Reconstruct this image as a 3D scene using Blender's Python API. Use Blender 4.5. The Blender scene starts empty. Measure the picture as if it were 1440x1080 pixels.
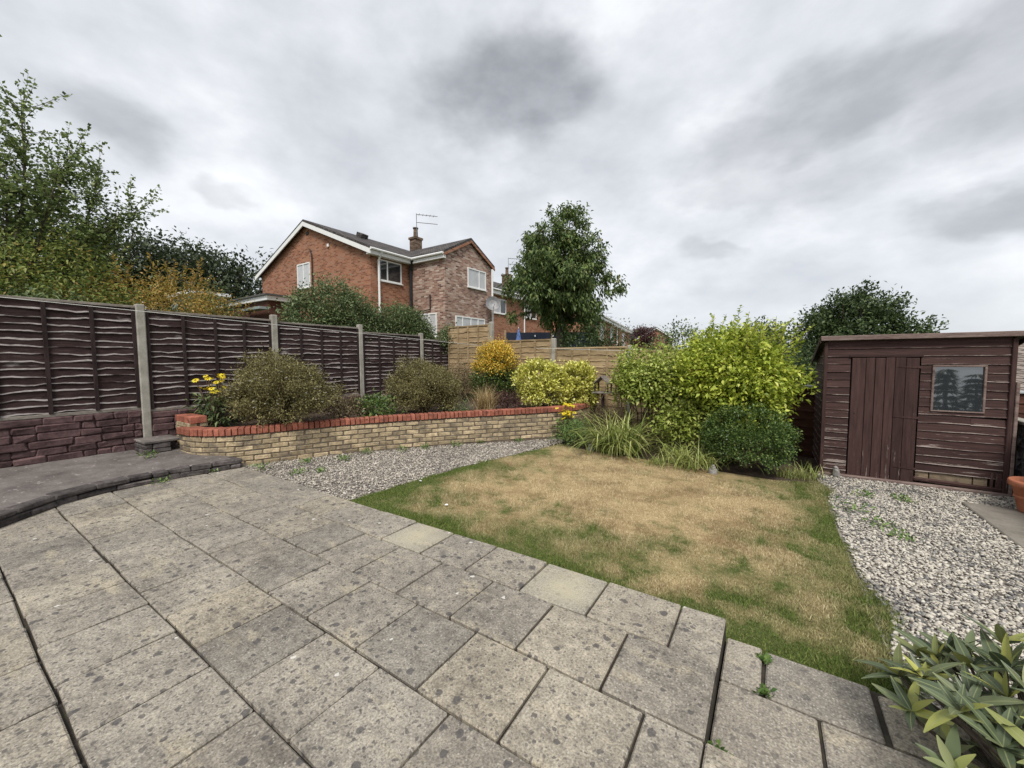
import bpy, math, random
import numpy as np
from math import sin, cos, pi, radians
from mathutils import Matrix, Vector

random.seed(7); RNG = np.random.default_rng(11)
scene = bpy.context.scene
COL = scene.collection

# ------------------------------------------------------------------ camera
CAM_H, PITCH, YAW, ROLL, FPX = 1.5, 3.6, 33.3, -0.3, 553.0
cam_d = bpy.data.cameras.new('camera'); cam = bpy.data.objects.new('camera', cam_d); COL.objects.link(cam)
cam_d.sensor_width = 36.0; cam_d.lens = FPX / 1440 * 36; cam_d.clip_start = 0.05; cam_d.clip_end = 2000
_p, _y, _r = radians(PITCH), radians(YAW), radians(ROLL)
_f = Vector((-sin(_y)*cos(_p), cos(_y)*cos(_p), -sin(_p))); _rt = Vector((cos(_y), sin(_y), 0)); _u = _rt.cross(_f)
_r2 = _rt*cos(_r)+_u*sin(_r); _u2 = -_rt*sin(_r)+_u*cos(_r)
cam.matrix_world = Matrix(((_r2.x,_u2.x,-_f.x,0),(_r2.y,_u2.y,-_f.y,0),(_r2.z,_u2.z,-_f.z,CAM_H),(0,0,0,1)))
scene.camera = cam

# ------------------------------------------------------------------ node helpers
def node(nt, t, inp=None, **props):
    n = nt.nodes.new(t)
    for k, v in props.items(): setattr(n, k, v)
    for k, v in (inp or {}).items():
        s = n.inputs[k]
        if isinstance(v, bpy.types.NodeSocket): nt.links.new(v, s)
        else:
            if isinstance(v, (tuple, list)) and len(v) == 3 and getattr(s, 'type', '') == 'RGBA': v = (*v, 1)
            s.default_value = v
    return n
def ramp(nt, fac, stops, interp='LINEAR'):
    n = nt.nodes.new('ShaderNodeValToRGB'); nt.links.new(fac, n.inputs[0]); cr = n.color_ramp; cr.interpolation = interp
    while len(cr.elements) < len(stops): cr.elements.new(0.5)
    for e, (p, c) in zip(cr.elements, stops):
        e.position = p; e.color = (c, c, c, 1) if isinstance(c, (int, float)) else (*c, 1)
    return n.outputs[0]
def mth(nt, op, a, b=0.0, c=0.0, clamp=False):
    return node(nt, 'ShaderNodeMath', {0: a, 1: b, 2: c}, operation=op, use_clamp=clamp).outputs[0]
def mixc(nt, fac, a, b, mode='MIX'):
    n = node(nt, 'ShaderNodeMix', {0: fac}, data_type='RGBA', blend_type=mode)
    for i, v in ((6, a), (7, b)):
        if isinstance(v, bpy.types.NodeSocket): nt.links.new(v, n.inputs[i])
        else: n.inputs[i].default_value = (*v, 1)
    return n.outputs[2]
def noise(nt, vec, scale, detail=3, rough=0.55, dist=0.0):
    return node(nt, 'ShaderNodeTexNoise', {'Vector': vec, 'Scale': scale, 'Detail': detail, 'Roughness': rough, 'Distortion': dist}).outputs[0]
def sstep(nt, v, a, b):
    n = node(nt, 'ShaderNodeMapRange', {0: v, 1: a, 2: b, 3: 0.0, 4: 1.0}, interpolation_type='SMOOTHSTEP'); return n.outputs[0]
def scaled(nt, vec, s):
    return node(nt, 'ShaderNodeVectorMath', {0: vec, 1: s}, operation='MULTIPLY').outputs[0]

class Mat:
    def __init__(s, name, rough=0.8, spec=0.3):
        s.m = bpy.data.materials.new(name); s.m.use_nodes = True; s.nt = s.m.node_tree
        s.b = s.nt.nodes['Principled BSDF']; s.out = s.nt.nodes['Material Output']
        s.b.inputs['Roughness'].default_value = rough
        s.b.inputs['Specular IOR Level'].default_value = spec
        s.pos = node(s.nt, 'ShaderNodeNewGeometry').outputs['Position']
    @property
    def rnd(s): return node(s.nt, 'ShaderNodeObjectInfo').outputs['Random']
    @property
    def isl(s): return node(s.nt, 'ShaderNodeNewGeometry').outputs['Random Per Island']
    @property
    def obj(s): return node(s.nt, 'ShaderNodeTexCoord').outputs['Object']
    def base(s, c):
        if isinstance(c, bpy.types.NodeSocket): s.nt.links.new(c, s.b.inputs['Base Color'])
        else: s.b.inputs['Base Color'].default_value = (*c, 1)
        return s
    def bump(s, h, strength=0.5, dist=0.01):
        n = node(s.nt, 'ShaderNodeBump', {'Strength': strength, 'Distance': dist, 'Height': h}); s.nt.links.new(n.outputs[0], s.b.inputs['Normal']); return s

# ------------------------------------------------------------------ sky and sun
SUN_EL, SUN_AZ = radians(52), radians(150)      # azimuth clockwise from +Y
w = bpy.data.worlds.new('World'); scene.world = w; w.use_nodes = True; nt = w.node_tree; nt.nodes.clear()
sky = node(nt, 'ShaderNodeTexSky', sky_type='NISHITA', sun_disc=False, sun_elevation=SUN_EL, sun_rotation=SUN_AZ)
dirv = node(nt, 'ShaderNodeTexCoord').outputs['Generated']
sep = node(nt, 'ShaderNodeSeparateXYZ', {0: dirv})
dz = mth(nt, 'ADD', mth(nt, 'MAXIMUM', sep.outputs[2], 0.0), 0.2)
pl = node(nt, 'ShaderNodeCombineXYZ', {0: mth(nt, 'DIVIDE', sep.outputs[0], dz), 1: mth(nt, 'DIVIDE', sep.outputs[1], dz), 2: 0.0}).outputs[0]
dsc = scaled(nt, dirv, (1.0, 1.0, 1.8))
def warp(v, scale, amp, detail):
    w_ = node(nt, 'ShaderNodeTexNoise', {'Vector': dsc, 'Scale': scale, 'Detail': detail, 'Roughness': 0.55})
    o_ = node(nt, 'ShaderNodeVectorMath', {0: w_.outputs['Color'], 1: (0.5, 0.5, 0.5)}, operation='SUBTRACT').outputs[0]
    return node(nt, 'ShaderNodeVectorMath', {0: o_, 1: (amp, amp, amp*0.7), 2: v}, operation='MULTIPLY_ADD').outputs[0]
wd_ = warp(warp(dirv, 3.2, 0.26, 4), 11.0, 0.07, 5)
n1 = noise(nt, dsc, 2.3, 8, 0.56, 0.0)
n2 = noise(nt, dsc, 6.5, 6, 0.55, 0.0)
def blob(dx, dy, dz_, rx, ry, tilt=0.0):          # a cloud mass seen in direction (dx, dy, dz), rx wide and ry high
    c_ = Vector((dx, dy, dz_)).normalized(); h_ = Vector((c_.y, -c_.x, 0)).normalized(); v_ = h_.cross(c_); ct, st = cos(radians(tilt)), sin(radians(tilt)); h_, v_ = h_*ct+v_*st, v_*ct-h_*st
    df = node(nt, 'ShaderNodeVectorMath', {0: wd_, 1: tuple(c_)}, operation='SUBTRACT').outputs[0]
    a_ = node(nt, 'ShaderNodeVectorMath', {0: df, 1: tuple(h_/rx)}, operation='DOT_PRODUCT').outputs['Value']; b_ = node(nt, 'ShaderNodeVectorMath', {0: df, 1: tuple(v_/ry)}, operation='DOT_PRODUCT').outputs['Value']
    n_ = node(nt, 'ShaderNodeVectorMath', {0: df, 1: tuple(c_/0.5)}, operation='DOT_PRODUCT').outputs['Value']
    ln = node(nt, 'ShaderNodeVectorMath', {0: node(nt, 'ShaderNodeCombineXYZ', {0: a_, 1: b_, 2: n_}).outputs[0]}, operation='LENGTH').outputs['Value']
    return mth(nt, 'SUBTRACT', 1.0, sstep(nt, ln, 0.42, 1.1))
cl = mth(nt, 'MULTIPLY_ADD', n1, 0.72, mth(nt, 'MULTIPLY', n2, 0.28))
base = ramp(nt, cl, [(0.36, (0.41, 0.428, 0.458)), (0.45, (0.475, 0.493, 0.522)), (0.52, (0.535, 0.553, 0.58)), (0.58, (0.605, 0.62, 0.643)), (0.66, (0.68, 0.69, 0.707))])
dark = None
for b_, k in ((blob(-0.47, 0.70, 0.545, 0.20, 0.13, 5), 0.85), (blob(0.08, 0.89, 0.43, 0.30, 0.10, 12), 0.62), (blob(0.0, 0.94, 0.33, 0.22, 0.07, 0), 0.38), (blob(0.27, 0.86, 0.43, 0.2, 0.14, 20), 0.55), (blob(0.28, 0.93, 0.24, 0.13, 0.05), 0.5),
              (blob(-0.92, 0.17, 0.37, 0.11, 0.07, -15), 0.5), (blob(-0.88, 0.36, 0.31, 0.07, 0.03), 0.3), (blob(-0.1, 0.97, 0.22, 0.1, 0.025), 0.3),
              (blob(0.9, 0.2, 0.45, 0.25, 0.14), 0.6), (blob(0.3, -0.8, 0.5, 0.25, 0.15), 0.6), (blob(-0.6, -0.7, 0.4, 0.25, 0.12), 0.6), (blob(0.7, -0.5, 0.35, 0.2, 0.1), 0.5)):
    v = mth(nt, 'MULTIPLY', b_, k); dark = v if dark is None else mth(nt, 'MAXIMUM', dark, v)
cloud = mixc(nt, dark, base, mixc(nt, sstep(nt, n2, 0.35, 0.65), (0.19, 0.199, 0.218), (0.27, 0.281, 0.304)))
hz = mth(nt, 'SUBTRACT', 1.0, sstep(nt, sep.outputs[2], 0.0, 0.22))
cloud = mixc(nt, mth(nt, 'MULTIPLY', hz, 0.4), cloud, (0.50, 0.525, 0.555))
skyc = node(nt, 'ShaderNodeVectorMath', {0: sky.outputs[0], 1: (0.1, 0.1, 0.1)}, operation='MULTIPLY').outputs[0]
bg = node(nt, 'ShaderNodeBackground', {'Color': mixc(nt, 0.95, skyc, cloud), 'Strength': 1.0})
nt.links.new(bg.outputs[0], node(nt, 'ShaderNodeOutputWorld').inputs[0])
sd = bpy.data.lights.new('sun', 'SUN'); sd.energy = 2.3; sd.angle = radians(18); sd.color = (1.0, 0.96, 0.9)
sun = bpy.data.objects.new('sun', sd); COL.objects.link(sun)
sv = Vector((sin(SUN_AZ)*cos(SUN_EL), cos(SUN_AZ)*cos(SUN_EL), sin(SUN_EL)))
sun.rotation_euler = sv.to_track_quat('Z', 'Y').to_euler(); sun.location = (0, 0, 30)
vs = scene.view_settings; vs.view_transform = 'Standard'; vs.look = 'None'; vs.exposure = 0.66; vs.gamma = 1
scene.cycles.max_bounces = 6; scene.cycles.transparent_max_bounces = 6

# ------------------------------------------------------------------ mesh helpers
WL = {}
def link(o, parent=None, loc=(0, 0, 0), local=False):
    COL.objects.link(o); loc = Vector(loc)
    if parent is not None:
        o.parent = parent; WL[o] = loc
        o.location = loc if local else loc - WL[parent]
    else: o.location = loc; WL[o] = loc
    return o
def thing(name, label, cat, loc=(0, 0, 0), group=None, rotz=0):
    o = bpy.data.objects.new(name, None); o.empty_display_size = 0.1; link(o, None, loc); o.rotation_euler.z = rotz
    o['label'] = label; o['category'] = cat
    if group: o['group'] = group
    return o
def tag(o, label, cat, group=None):
    o['label'] = label; o['category'] = cat
    if group: o['group'] = group
    return o
def mesh_np(name, V, Fq, nper, mat, smooth=False):
    me = bpy.data.meshes.new(name); V = np.asarray(V, np.float32); Fq = np.asarray(Fq, np.int32)
    me.vertices.add(len(V)); me.vertices.foreach_set('co', V.ravel())
    n = len(Fq); me.loops.add(n*nper); me.loops.foreach_set('vertex_index', Fq.ravel())
    me.polygons.add(n); me.polygons.foreach_set('loop_start', np.arange(n, dtype=np.int32)*nper); me.polygons.foreach_set('loop_total', np.full(n, nper, np.int32))
    if smooth: me.polygons.foreach_set('use_smooth', np.ones(n, bool))
    me.materials.append(mat); me.update(calc_edges=True); return me
class MB:
    def __init__(s): s.v = []; s.f = []
    def add(s, v, f):
        o = len(s.v); s.v += [tuple(p) for p in v]; s.f += [tuple(i+o for i in q) for q in f]; return s
    def box(s, c, size, rot=None, cham=0.0, jit=0.0):
        v, f = cbox(*size, cham, jit) if cham else pbox(*size)
        if rot is not None: v = [rot @ Vector(p) for p in v]
        return s.add([(p[0]+c[0], p[1]+c[1], p[2]+c[2]) for p in v], f)
    def span(s, a, b, cham=0.0):
        return s.box([(a[i]+b[i])/2 for i in range(3)], [abs(b[i]-a[i]) for i in range(3)], cham=cham)
    def tube(s, pts, rad, n=6, cap=True):
        pts = [Vector(p) for p in pts]; rad = rad if isinstance(rad, (list, tuple)) else [rad]*len(pts)
        o = len(s.v); up = Vector((0, 0, 1))
        for i, p in enumerate(pts):
            t = (pts[min(i+1, len(pts)-1)]-pts[max(i-1, 0)])
            t = t.normalized() if t.length > 1e-9 else up
            a = t.cross(Vector((1, 0, 0)) if abs(t.x) < 0.8 else Vector((0, 1, 0))).normalized(); b = t.cross(a)
            for k in range(n):
                q = p+(a*cos(2*pi*k/n)+b*sin(2*pi*k/n))*rad[i]; s.v.append(tuple(q))
        for i in range(len(pts)-1):
            for k in range(n):
                s.f.append((o+i*n+k, o+i*n+(k+1) % n, o+(i+1)*n+(k+1) % n, o+(i+1)*n+k))
        if cap:
            s.f.append(tuple(o+k for k in range(n))[::-1]); s.f.append(tuple(o+(len(pts)-1)*n+k for k in range(n)))
        return s
    def prism(s, poly, z0, z1):
        n = len(poly); v = [(p[0], p[1], z0) for p in poly]+[(p[0], p[1], z1) for p in poly]
        return s.add(v, [tuple(range(n))[::-1], tuple(range(n, 2*n))]+[(i, (i+1) % n, n+(i+1) % n, n+i) for i in range(n)])
    def lathe(s, prof, n=24, c=(0, 0, 0)):
        v = []; f = []
        for r, z in prof:
            for k in range(n): v.append((c[0]+r*cos(2*pi*k/n), c[1]+r*sin(2*pi*k/n), c[2]+z))
        for i in range(len(prof)-1):
            for k in range(n): f.append((i*n+k, i*n+(k+1) % n, (i+1)*n+(k+1) % n, (i+1)*n+k))
        return s.add(v, f)
    def mesh(s, name, mat, smooth=False):
        me = bpy.data.meshes.new(name); me.from_pydata(s.v, [], s.f); me.materials.append(mat)
        if smooth: me.polygons.foreach_set('use_smooth', np.ones(len(me.polygons), bool))
        me.update(); return me
    def build(s, name, mat, parent=None, loc=(0, 0, 0), smooth=False, local=False):
        return link(bpy.data.objects.new(name, s.mesh(name, mat, smooth)), parent, loc, local)
def pbox(sx, sy, sz):
    v = [((i & 1)*sx-sx/2, (i >> 1 & 1)*sy-sy/2, (i >> 2 & 1)*sz-sz/2) for i in range(8)]
    return v, [(0, 2, 3, 1), (4, 5, 7, 6), (0, 1, 5, 4), (2, 6, 7, 3), (0, 4, 6, 2), (1, 3, 7, 5)]
def cbox(sx, sy, sz, c, jit=0.0):
    S = (sx/2, sy/2, sz/2); v = []; f = []
    for k in range(8):
        sg = [1 if k >> a & 1 else -1 for a in range(3)]; j = [random.uniform(-jit, jit) for _ in range(3)]
        for a in range(3): v.append([sg[b]*(S[b]-(0 if b == a else c))+j[b] for b in range(3)])
    for a in range(3):
        b, d = (a+1) % 3, (a+2) % 3
        for sgn in (0, 1):
            ks = [(sgn << a) | (x << b) | (y << d) for x, y in ((0, 0), (1, 0), (1, 1), (0, 1))]; f.append([k*3+a for k in ks])
        for x in (0, 1):
            for y in (0, 1):
                k0 = (x << b) | (y << d); k1 = k0 | (1 << a); f.append([k0*3+b, k1*3+b, k1*3+d, k0*3+d])
    for k in range(8): f.append([k*3, k*3+1, k*3+2])
    V = [Vector(p) for p in v]
    for q in f:
        n = (V[q[1]]-V[q[0]]).cross(V[q[2]]-V[q[0]]); ctr = sum((V[i] for i in q), Vector())/len(q)
        if n.dot(ctr) < 0: q.reverse()
    return v, [tuple(q) for q in f]
def structure(o, kind='structure'): o['kind'] = kind; return o
def inst(name, me, parent, loc, rot=(0, 0, 0), local=False):
    o = link(bpy.data.objects.new(name, me), parent, loc, local); o.rotation_euler = rot; return o
def unit(a): return a/np.maximum(np.linalg.norm(a, axis=-1, keepdims=True), 1e-9)
def rdir(n): return unit(RNG.normal(size=(n, 3)))

# ------------------------------------------------------------------ materials
def leafmat(name, stops, rough=0.5, trans=0.28, spec=0.35, gain=1.45):
    M = Mat(name, rough, spec); nt = M.nt
    c = ramp(nt, M.isl, [(p, tuple(min(.8, x*gain) for x in q)) for p, q in stops]); M.base(c)
    tr = node(nt, 'ShaderNodeBsdfTranslucent', {'Color': c})
    mx = node(nt, 'ShaderNodeMixShader', {0: trans, 1: M.b.outputs[0], 2: tr.outputs[0]}); nt.links.new(mx.outputs[0], M.out.inputs[0]); return M.m
def plain(name, c, rough=0.7, var=0.12, scale=8.0, metal=0.0, spec=0.3, bump=0.0):
    M = Mat(name, rough, spec); nz = noise(M.nt, M.pos, scale, 4)
    M.base(ramp(M.nt, nz, [(0.25, tuple(x*(1-var) for x in c)), (0.75, tuple(min(1, x*(1+var)) for x in c))])); M.b.inputs['Metallic'].default_value = metal
    if bump: M.bump(noise(M.nt, M.pos, scale*12, 3), bump, 0.004)
    return M.m
def m_slab(name, a, b, spots=1.0, agg=0.5, cream=0.0):
    M = Mat(name, 0.9, 0.2); nt = M.nt; P = M.pos; R = M.rnd
    low = noise(nt, P, 0.45, 3, 0.5); big = noise(nt, P, 1.6, 5, 0.6); fine = noise(nt, P, 95, 3, 0.7); med = noise(nt, P, 14, 5, 0.65)
    c = ramp(nt, mth(nt, 'MULTIPLY_ADD', med, 0.5, mth(nt, 'MULTIPLY', big, 0.5)), [(0.38, a), (0.60, b)])
    c = mixc(nt, 1.0, c, ramp(nt, R, [(0, (0.80, 0.80, 0.81)), (0.3, (0.97, 0.95, 0.93)), (0.7, (1.04, 1.03, 1.02)), (1, (1.17, 1.13, 1.05))]), 'MULTIPLY')
    st = sstep(nt, noise(nt, scaled(nt, P, (1.0, 3.0, 1.0)), 2.3, 4, 0.6), 0.56, 0.72)
    c = mixc(nt, mth(nt, 'MULTIPLY', st, 0.5), c, (0.45, 0.39, 0.28))
    dk = sstep(nt, noise(nt, P, 3.1, 5, 0.65, 0.4), 0.55, 0.72)
    c = mixc(nt, mth(nt, 'MULTIPLY', dk, 0.45), c, (0.105, 0.098, 0.095))
    c = mixc(nt, 1.0, c, ramp(nt, fine, [(0.3, (0.55, 0.54, 0.53)), (0.52, (1, 1, 1)), (0.72, (1.5, 1.46, 1.38))]), 'MULTIPLY')
    vg = node(nt, 'ShaderNodeTexVoronoi', {'Vector': P, 'Scale': 75.0}, voronoi_dimensions='2D'); sv_ = node(nt, 'ShaderNodeSeparateXYZ', {0: vg.outputs['Color']})
    ag = mth(nt, 'MULTIPLY', mth(nt, 'LESS_THAN', vg.outputs['Distance'], 0.3), mth(nt, 'GREATER_THAN', sv_.outputs[0], 1-0.35*agg))
    c = mixc(nt, mth(nt, 'MULTIPLY', ag, 0.55), c, ramp(nt, sv_.outputs[1], [(0, (0.5, 0.47, 0.41)), (0.6, (0.36, 0.33, 0.28)), (1, (0.13, 0.12, 0.115))]))
    wob = node(nt, 'ShaderNodeVectorMath', {0: node(nt, 'ShaderNodeTexNoise', {'Vector': P, 'Scale': 38.0, 'Detail': 4}).outputs['Color'], 1: (0.034, 0.034, 0), 2: P}, operation='MULTIPLY_ADD').outputs[0]
    for sc, thr, rad, k in ((4.6, 0.72, 0.13, 0.8), (9.5, 0.56, 0.20, 0.78), (21.0, 0.48, 0.28, 0.7), (48.0, 0.42, 0.34, 0.55)):
        vv = node(nt, 'ShaderNodeTexVoronoi', {'Vector': wob, 'Scale': sc}, voronoi_dimensions='2D'); s2 = node(nt, 'ShaderNodeSeparateXYZ', {0: vv.outputs['Color']})
        rr = mth(nt, 'MULTIPLY', s2.outputs[1], rad)
        ins = sstep(nt, mth(nt, 'SUBTRACT', rr, vv.outputs['Distance']), -0.01, 0.035)
        sp = mth(nt, 'MULTIPLY', ins, mth(nt, 'GREATER_THAN', mth(nt, 'ADD', mth(nt, 'MULTIPLY_ADD', low, 1.5, -0.88), mth(nt, 'MULTIPLY_ADD', R, 0.25, s2.outputs[0])), thr))
        c = mixc(nt, mth(nt, 'MULTIPLY', sp, k*spots), c, (0.068, 0.064, 0.064))
    vw = node(nt, 'ShaderNodeTexVoronoi', {'Vector': wob, 'Scale': 3.1}, voronoi_dimensions='2D'); s3 = node(nt, 'ShaderNodeSeparateXYZ', {0: vw.outputs['Color']})
    c = mixc(nt, mth(nt, 'MULTIPLY', mth(nt, 'MULTIPLY', mth(nt, 'LESS_THAN', vw.outputs['Distance'], 0.035), mth(nt, 'GREATER_THAN', s3.outputs[0], 0.8)), 0.75), c, (0.62, 0.6, 0.55))
    if cream:
        oc = M.obj; ln = node(nt, 'ShaderNodeVectorMath', {0: scaled(nt, oc, (1, 1, 0))}, operation='LENGTH').outputs['Value']
        cm = mth(nt, 'SUBTRACT', 1.0, sstep(nt, mth(nt, 'MULTIPLY_ADD', noise(nt, P, 7, 5, 0.7), 0.55, ln), 0.22, 0.62))
        c = mixc(nt, mth(nt, 'MULTIPLY', cm, cream), c, (0.47, 0.42, 0.29))
    M.base(c); M.bump(mth(nt, 'MULTIPLY_ADD', fine, 0.5, mth(nt, 'MULTIPLY', med, 0.8)), 0.8, 0.008); return M.m
M_SLAB = m_slab('weathered_slab', (0.152, 0.138, 0.119), (0.33, 0.302, 0.254))
M_CREAM = m_slab('pale_slab', (0.215, 0.2, 0.17), (0.32, 0.30, 0.25), 0.6, 0.6, 0.6)
M_LOW = m_slab('aggregate_slab', (0.20, 0.183, 0.158), (0.33, 0.30, 0.25), 0.7, 1.2)
def m_simple(name, a, b, scale=6, rough=0.9, bump=0.4, fs=60, extra=None, per_obj=0.0, ax=(1, 1, 1)):
    M = Mat(name, rough, 0.2); nt = M.nt; P = scaled(nt, M.pos, ax)
    n = mth(nt, 'MULTIPLY_ADD', noise(nt, P, scale, 5, 0.6), 0.65, mth(nt, 'MULTIPLY', noise(nt, P, fs, 3, 0.6), 0.35))
    c = ramp(nt, n, [(0.34, a), (0.64, b)])
    if per_obj: c = mixc(nt, 1.0, c, ramp(nt, M.rnd, [(0, (1-per_obj,)*3), (1, (1+per_obj,)*3)]), 'MULTIPLY')
    if extra:
        col, sc, lo, hi, k, eax = extra
        c = mixc(nt, mth(nt, 'MULTIPLY', sstep(nt, noise(nt, scaled(nt, M.pos, eax), sc, 5, 0.65, 0.3), lo, hi), k), c, col)
    M.base(c)
    if bump: M.bump(n, bump, 0.012)
    return M.m
M_JOINT = m_simple('joint_soil', (0.02, 0.017, 0.014), (0.055, 0.046, 0.036), 10, extra=((0.045, 0.055, 0.02), 5, 0.55, 0.7, 0.6, (1, 1, 1)))
M_TERR = m_simple('dark_terrace', (0.082, 0.071, 0.066), (0.19, 0.168, 0.155), 4, bump=0.8, extra=((0.34, 0.31, 0.285), 11, 0.585, 0.70, 0.75, (1, 1.6, 1)))
M_EDGE = m_simple('dark_stone', (0.035, 0.03, 0.03), (0.11, 0.096, 0.092), 12, per_obj=0.35, bump=0.9, fs=40)
M_SOIL = m_simple('bed_soil', (0.04, 0.028, 0.022), (0.11, 0.08, 0.06), 18)
M_POST = m_simple('concrete_post', (0.23, 0.215, 0.185), (0.39, 0.37, 0.32), 7, extra=((0.13, 0.125, 0.11), 8, 0.55, 0.75, 0.6, (1, 1, 0.4)))
M_STONE = m_simple('painted_stone', (0.045, 0.026, 0.027), (0.125, 0.078, 0.076), 9, per_obj=0.3, bump=1.0, fs=35, extra=((0.21, 0.165, 0.155), 14, 0.63, 0.8, 0.5, (1, 1, 2)))
M_YBRICK = m_simple('buff_brick', (0.23, 0.175, 0.105), (0.50, 0.40, 0.255), 13, per_obj=0.32, bump=1.0, fs=50, extra=((0.10, 0.086, 0.07), 4, 0.47, 0.68, 0.7, (1, 1, 1.6)))
M_RBRICK = m_simple('red_coping', (0.19, 0.062, 0.04), (0.36, 0.135, 0.09), 16, per_obj=0.28, bump=0.5, extra=((0.055, 0.045, 0.042), 7, 0.57, 0.72, 0.8, (1, 1, 1)))
M_MORT = m_simple('mortar', (0.085, 0.066, 0.05), (0.17, 0.14, 0.105), 20)
M_CONC = m_simple('concrete_path', (0.15, 0.135, 0.115), (0.25, 0.225, 0.19), 5, extra=((0.38, 0.35, 0.31), 26, 0.62, 0.75, 0.5, (0.5, 2, 1)))
M_TERRA = m_simple('terracotta', (0.33, 0.115, 0.062), (0.46, 0.18, 0.105), 8, 0.8, 0.2)
M_BARK = m_simple('bark', (0.045, 0.035, 0.028), (0.13, 0.105, 0.085), 14, bump=0.9, ax=(1, 1, 0.3))
M_TWIG = m_simple('twig', (0.07, 0.048, 0.032), (0.16, 0.115, 0.08), 18)
M_GREYSTONE = m_simple('grey_ornament', (0.14, 0.135, 0.125), (0.34, 0.32, 0.3), 22)
M_WHITE = plain('white_plastic', (0.72, 0.72, 0.71), 0.45, 0.05)
M_LINE = plain('line_plastic', (0.58, 0.58, 0.54), 0.5, 0.08)
M_BLACK = plain('black_plastic', (0.02, 0.02, 0.022), 0.5, 0.2)
M_GREYM = plain('grey_metal', (0.22, 0.22, 0.225), 0.5, 0.2, metal=0.3)
M_BLUE = plain('navy_screen', (0.012, 0.018, 0.034), 0.7, 0.3)
M_PARA = plain('parasol_blue', (0.10, 0.16, 0.36), 0.8, 0.9, 22)
M_CAPG = plain('grey_capping', (0.40, 0.42, 0.44), 0.6, 0.12)
M_GREYB = plain('grey_board', (0.22, 0.255, 0.25), 0.8, 0.2, 12)
# dark overlap fence: brown stain worn to bare wood along the lips
M = Mat('dark_fence_slat', 0.85, 0.15); nt = M.nt
P = scaled(nt, M.pos, (1, 0.35, 2.0)); wr = node(nt, 'ShaderNodeAttribute', attribute_name='wear').outputs['Fac']
nn = noise(nt, P, 7, 5, 0.7); c = ramp(nt, noise(nt, P, 24, 4, 0.7), [(0.3, (0.016, 0.0095, 0.0095)), (0.7, (0.05, 0.031, 0.029))])
c = mixc(nt, 1.0, c, ramp(nt, M.rnd, [(0, (0.75,)*3), (1, (1.35,)*3)]), 'MULTIPLY')
wv = mth(nt, 'MULTIPLY_ADD', wr, 0.33, mth(nt, 'MULTIPLY_ADD', noise(nt, scaled(nt, M.pos, (1, 1, 3)), 2.2, 4), 0.62, mth(nt, 'MULTIPLY', nn, 0.62)))
c = mixc(nt, sstep(nt, wv, 0.735, 0.90), c, ramp(nt, noise(nt, P, 40, 3), [(0.3, (0.20, 0.175, 0.165)), (0.7, (0.44, 0.40, 0.385))]))
M.base(c); M.bump(noise(nt, scaled(nt, M.pos, (1, 0.12, 3)), 50, 4, 0.7), 0.6, 0.006); M_DFENCE = M.m
M_DBAT = m_simple('dark_fence_batten', (0.015, 0.0095, 0.0095), (0.045, 0.03, 0.029), 14, ax=(1, 1, 0.25), extra=((0.24, 0.2, 0.18), 16, 0.66, 0.8, 0.5, (1, 1, 0.4)))
M_DCAP = m_simple('worn_capping', (0.08, 0.067, 0.058), (0.30, 0.27, 0.235), 9, ax=(1, 0.3, 1))
M = Mat('tan_fence', 0.85, 0.2); nt = M.nt; P = scaled(nt, M.pos, (0.3, 1, 2.2)); g = noise(nt, P, 12, 5, 0.65, 0.8)
c = ramp(nt, g, [(0.3, (0.19, 0.125, 0.067)), (0.5, (0.31, 0.225, 0.13)), (0.7, (0.42, 0.325, 0.2))]); c = mixc(nt, 1.0, c, ramp(nt, M.rnd, [(0, (0.8, 0.8, 0.78)), (1, (1.15, 1.15, 1.15))]), 'MULTIPLY')
vk = node(nt, 'ShaderNodeTexVoronoi', {'Vector': scaled(nt, M.pos, (1, 1, 1.6)), 'Scale': 4.2}); c = mixc(nt, mth(nt, 'MULTIPLY', mth(nt, 'SUBTRACT', 1.0, sstep(nt, vk.outputs['Distance'], 0.04, 0.13)), 0.7), c, (0.085, 0.045, 0.022))
M.base(c); M.bump(g, 0.3, 0.006); M_TAN = M.m
M_BFENCE = m_simple('brown_fence', (0.055, 0.024, 0.017), (0.12, 0.055, 0.038), 10, per_obj=0.2, ax=(0.3, 1, 2))
def m_shed(name, ax, wear=0.6):
    M = Mat(name, 0.75, 0.2); nt = M.nt; P = scaled(nt, M.pos, ax)
    c = ramp(nt, noise(nt, P, 14, 5, 0.65), [(0.3, (0.033, 0.0175, 0.0155)), (0.7, (0.07, 0.038, 0.034))])
    c = mixc(nt, 1.0, c, ramp(nt, M.rnd, [(0, (0.8,)*3), (1, (1.25,)*3)]), 'MULTIPLY')
    zz = node(nt, 'ShaderNodeSeparateXYZ', {0: M.pos}).outputs[2]
    wr = node(nt, 'ShaderNodeAttribute', attribute_name='wear').outputs['Fac']
    v = mth(nt, 'MULTIPLY_ADD', wr, 0.25, mth(nt, 'MULTIPLY_ADD', zz, -0.07, noise(nt, P, 9, 6, 0.75, 0.2)))
    c = mixc(nt, mth(nt, 'MULTIPLY', sstep(nt, v, wear, wear+0.09), 0.8), c, (0.36, 0.30, 0.27))
    M.base(c); M.bump(noise(nt, P, 30, 4, 0.7), 0.4, 0.006); return M.m
M_SHEDH = m_shed('shed_board', (0.22, 1, 2.6), 0.575); M_SHEDV = m_shed('shed_door_board', (2.4, 1, 0.2), 0.585)
M_FASC = m_simple('shed_fascia', (0.09, 0.055, 0.05), (0.26, 0.2, 0.175), 7, ax=(0.35, 1, 2))
M_FELT = m_simple('roof_felt', (0.05, 0.048, 0.046), (0.12, 0.115, 0.11), 20)
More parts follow.
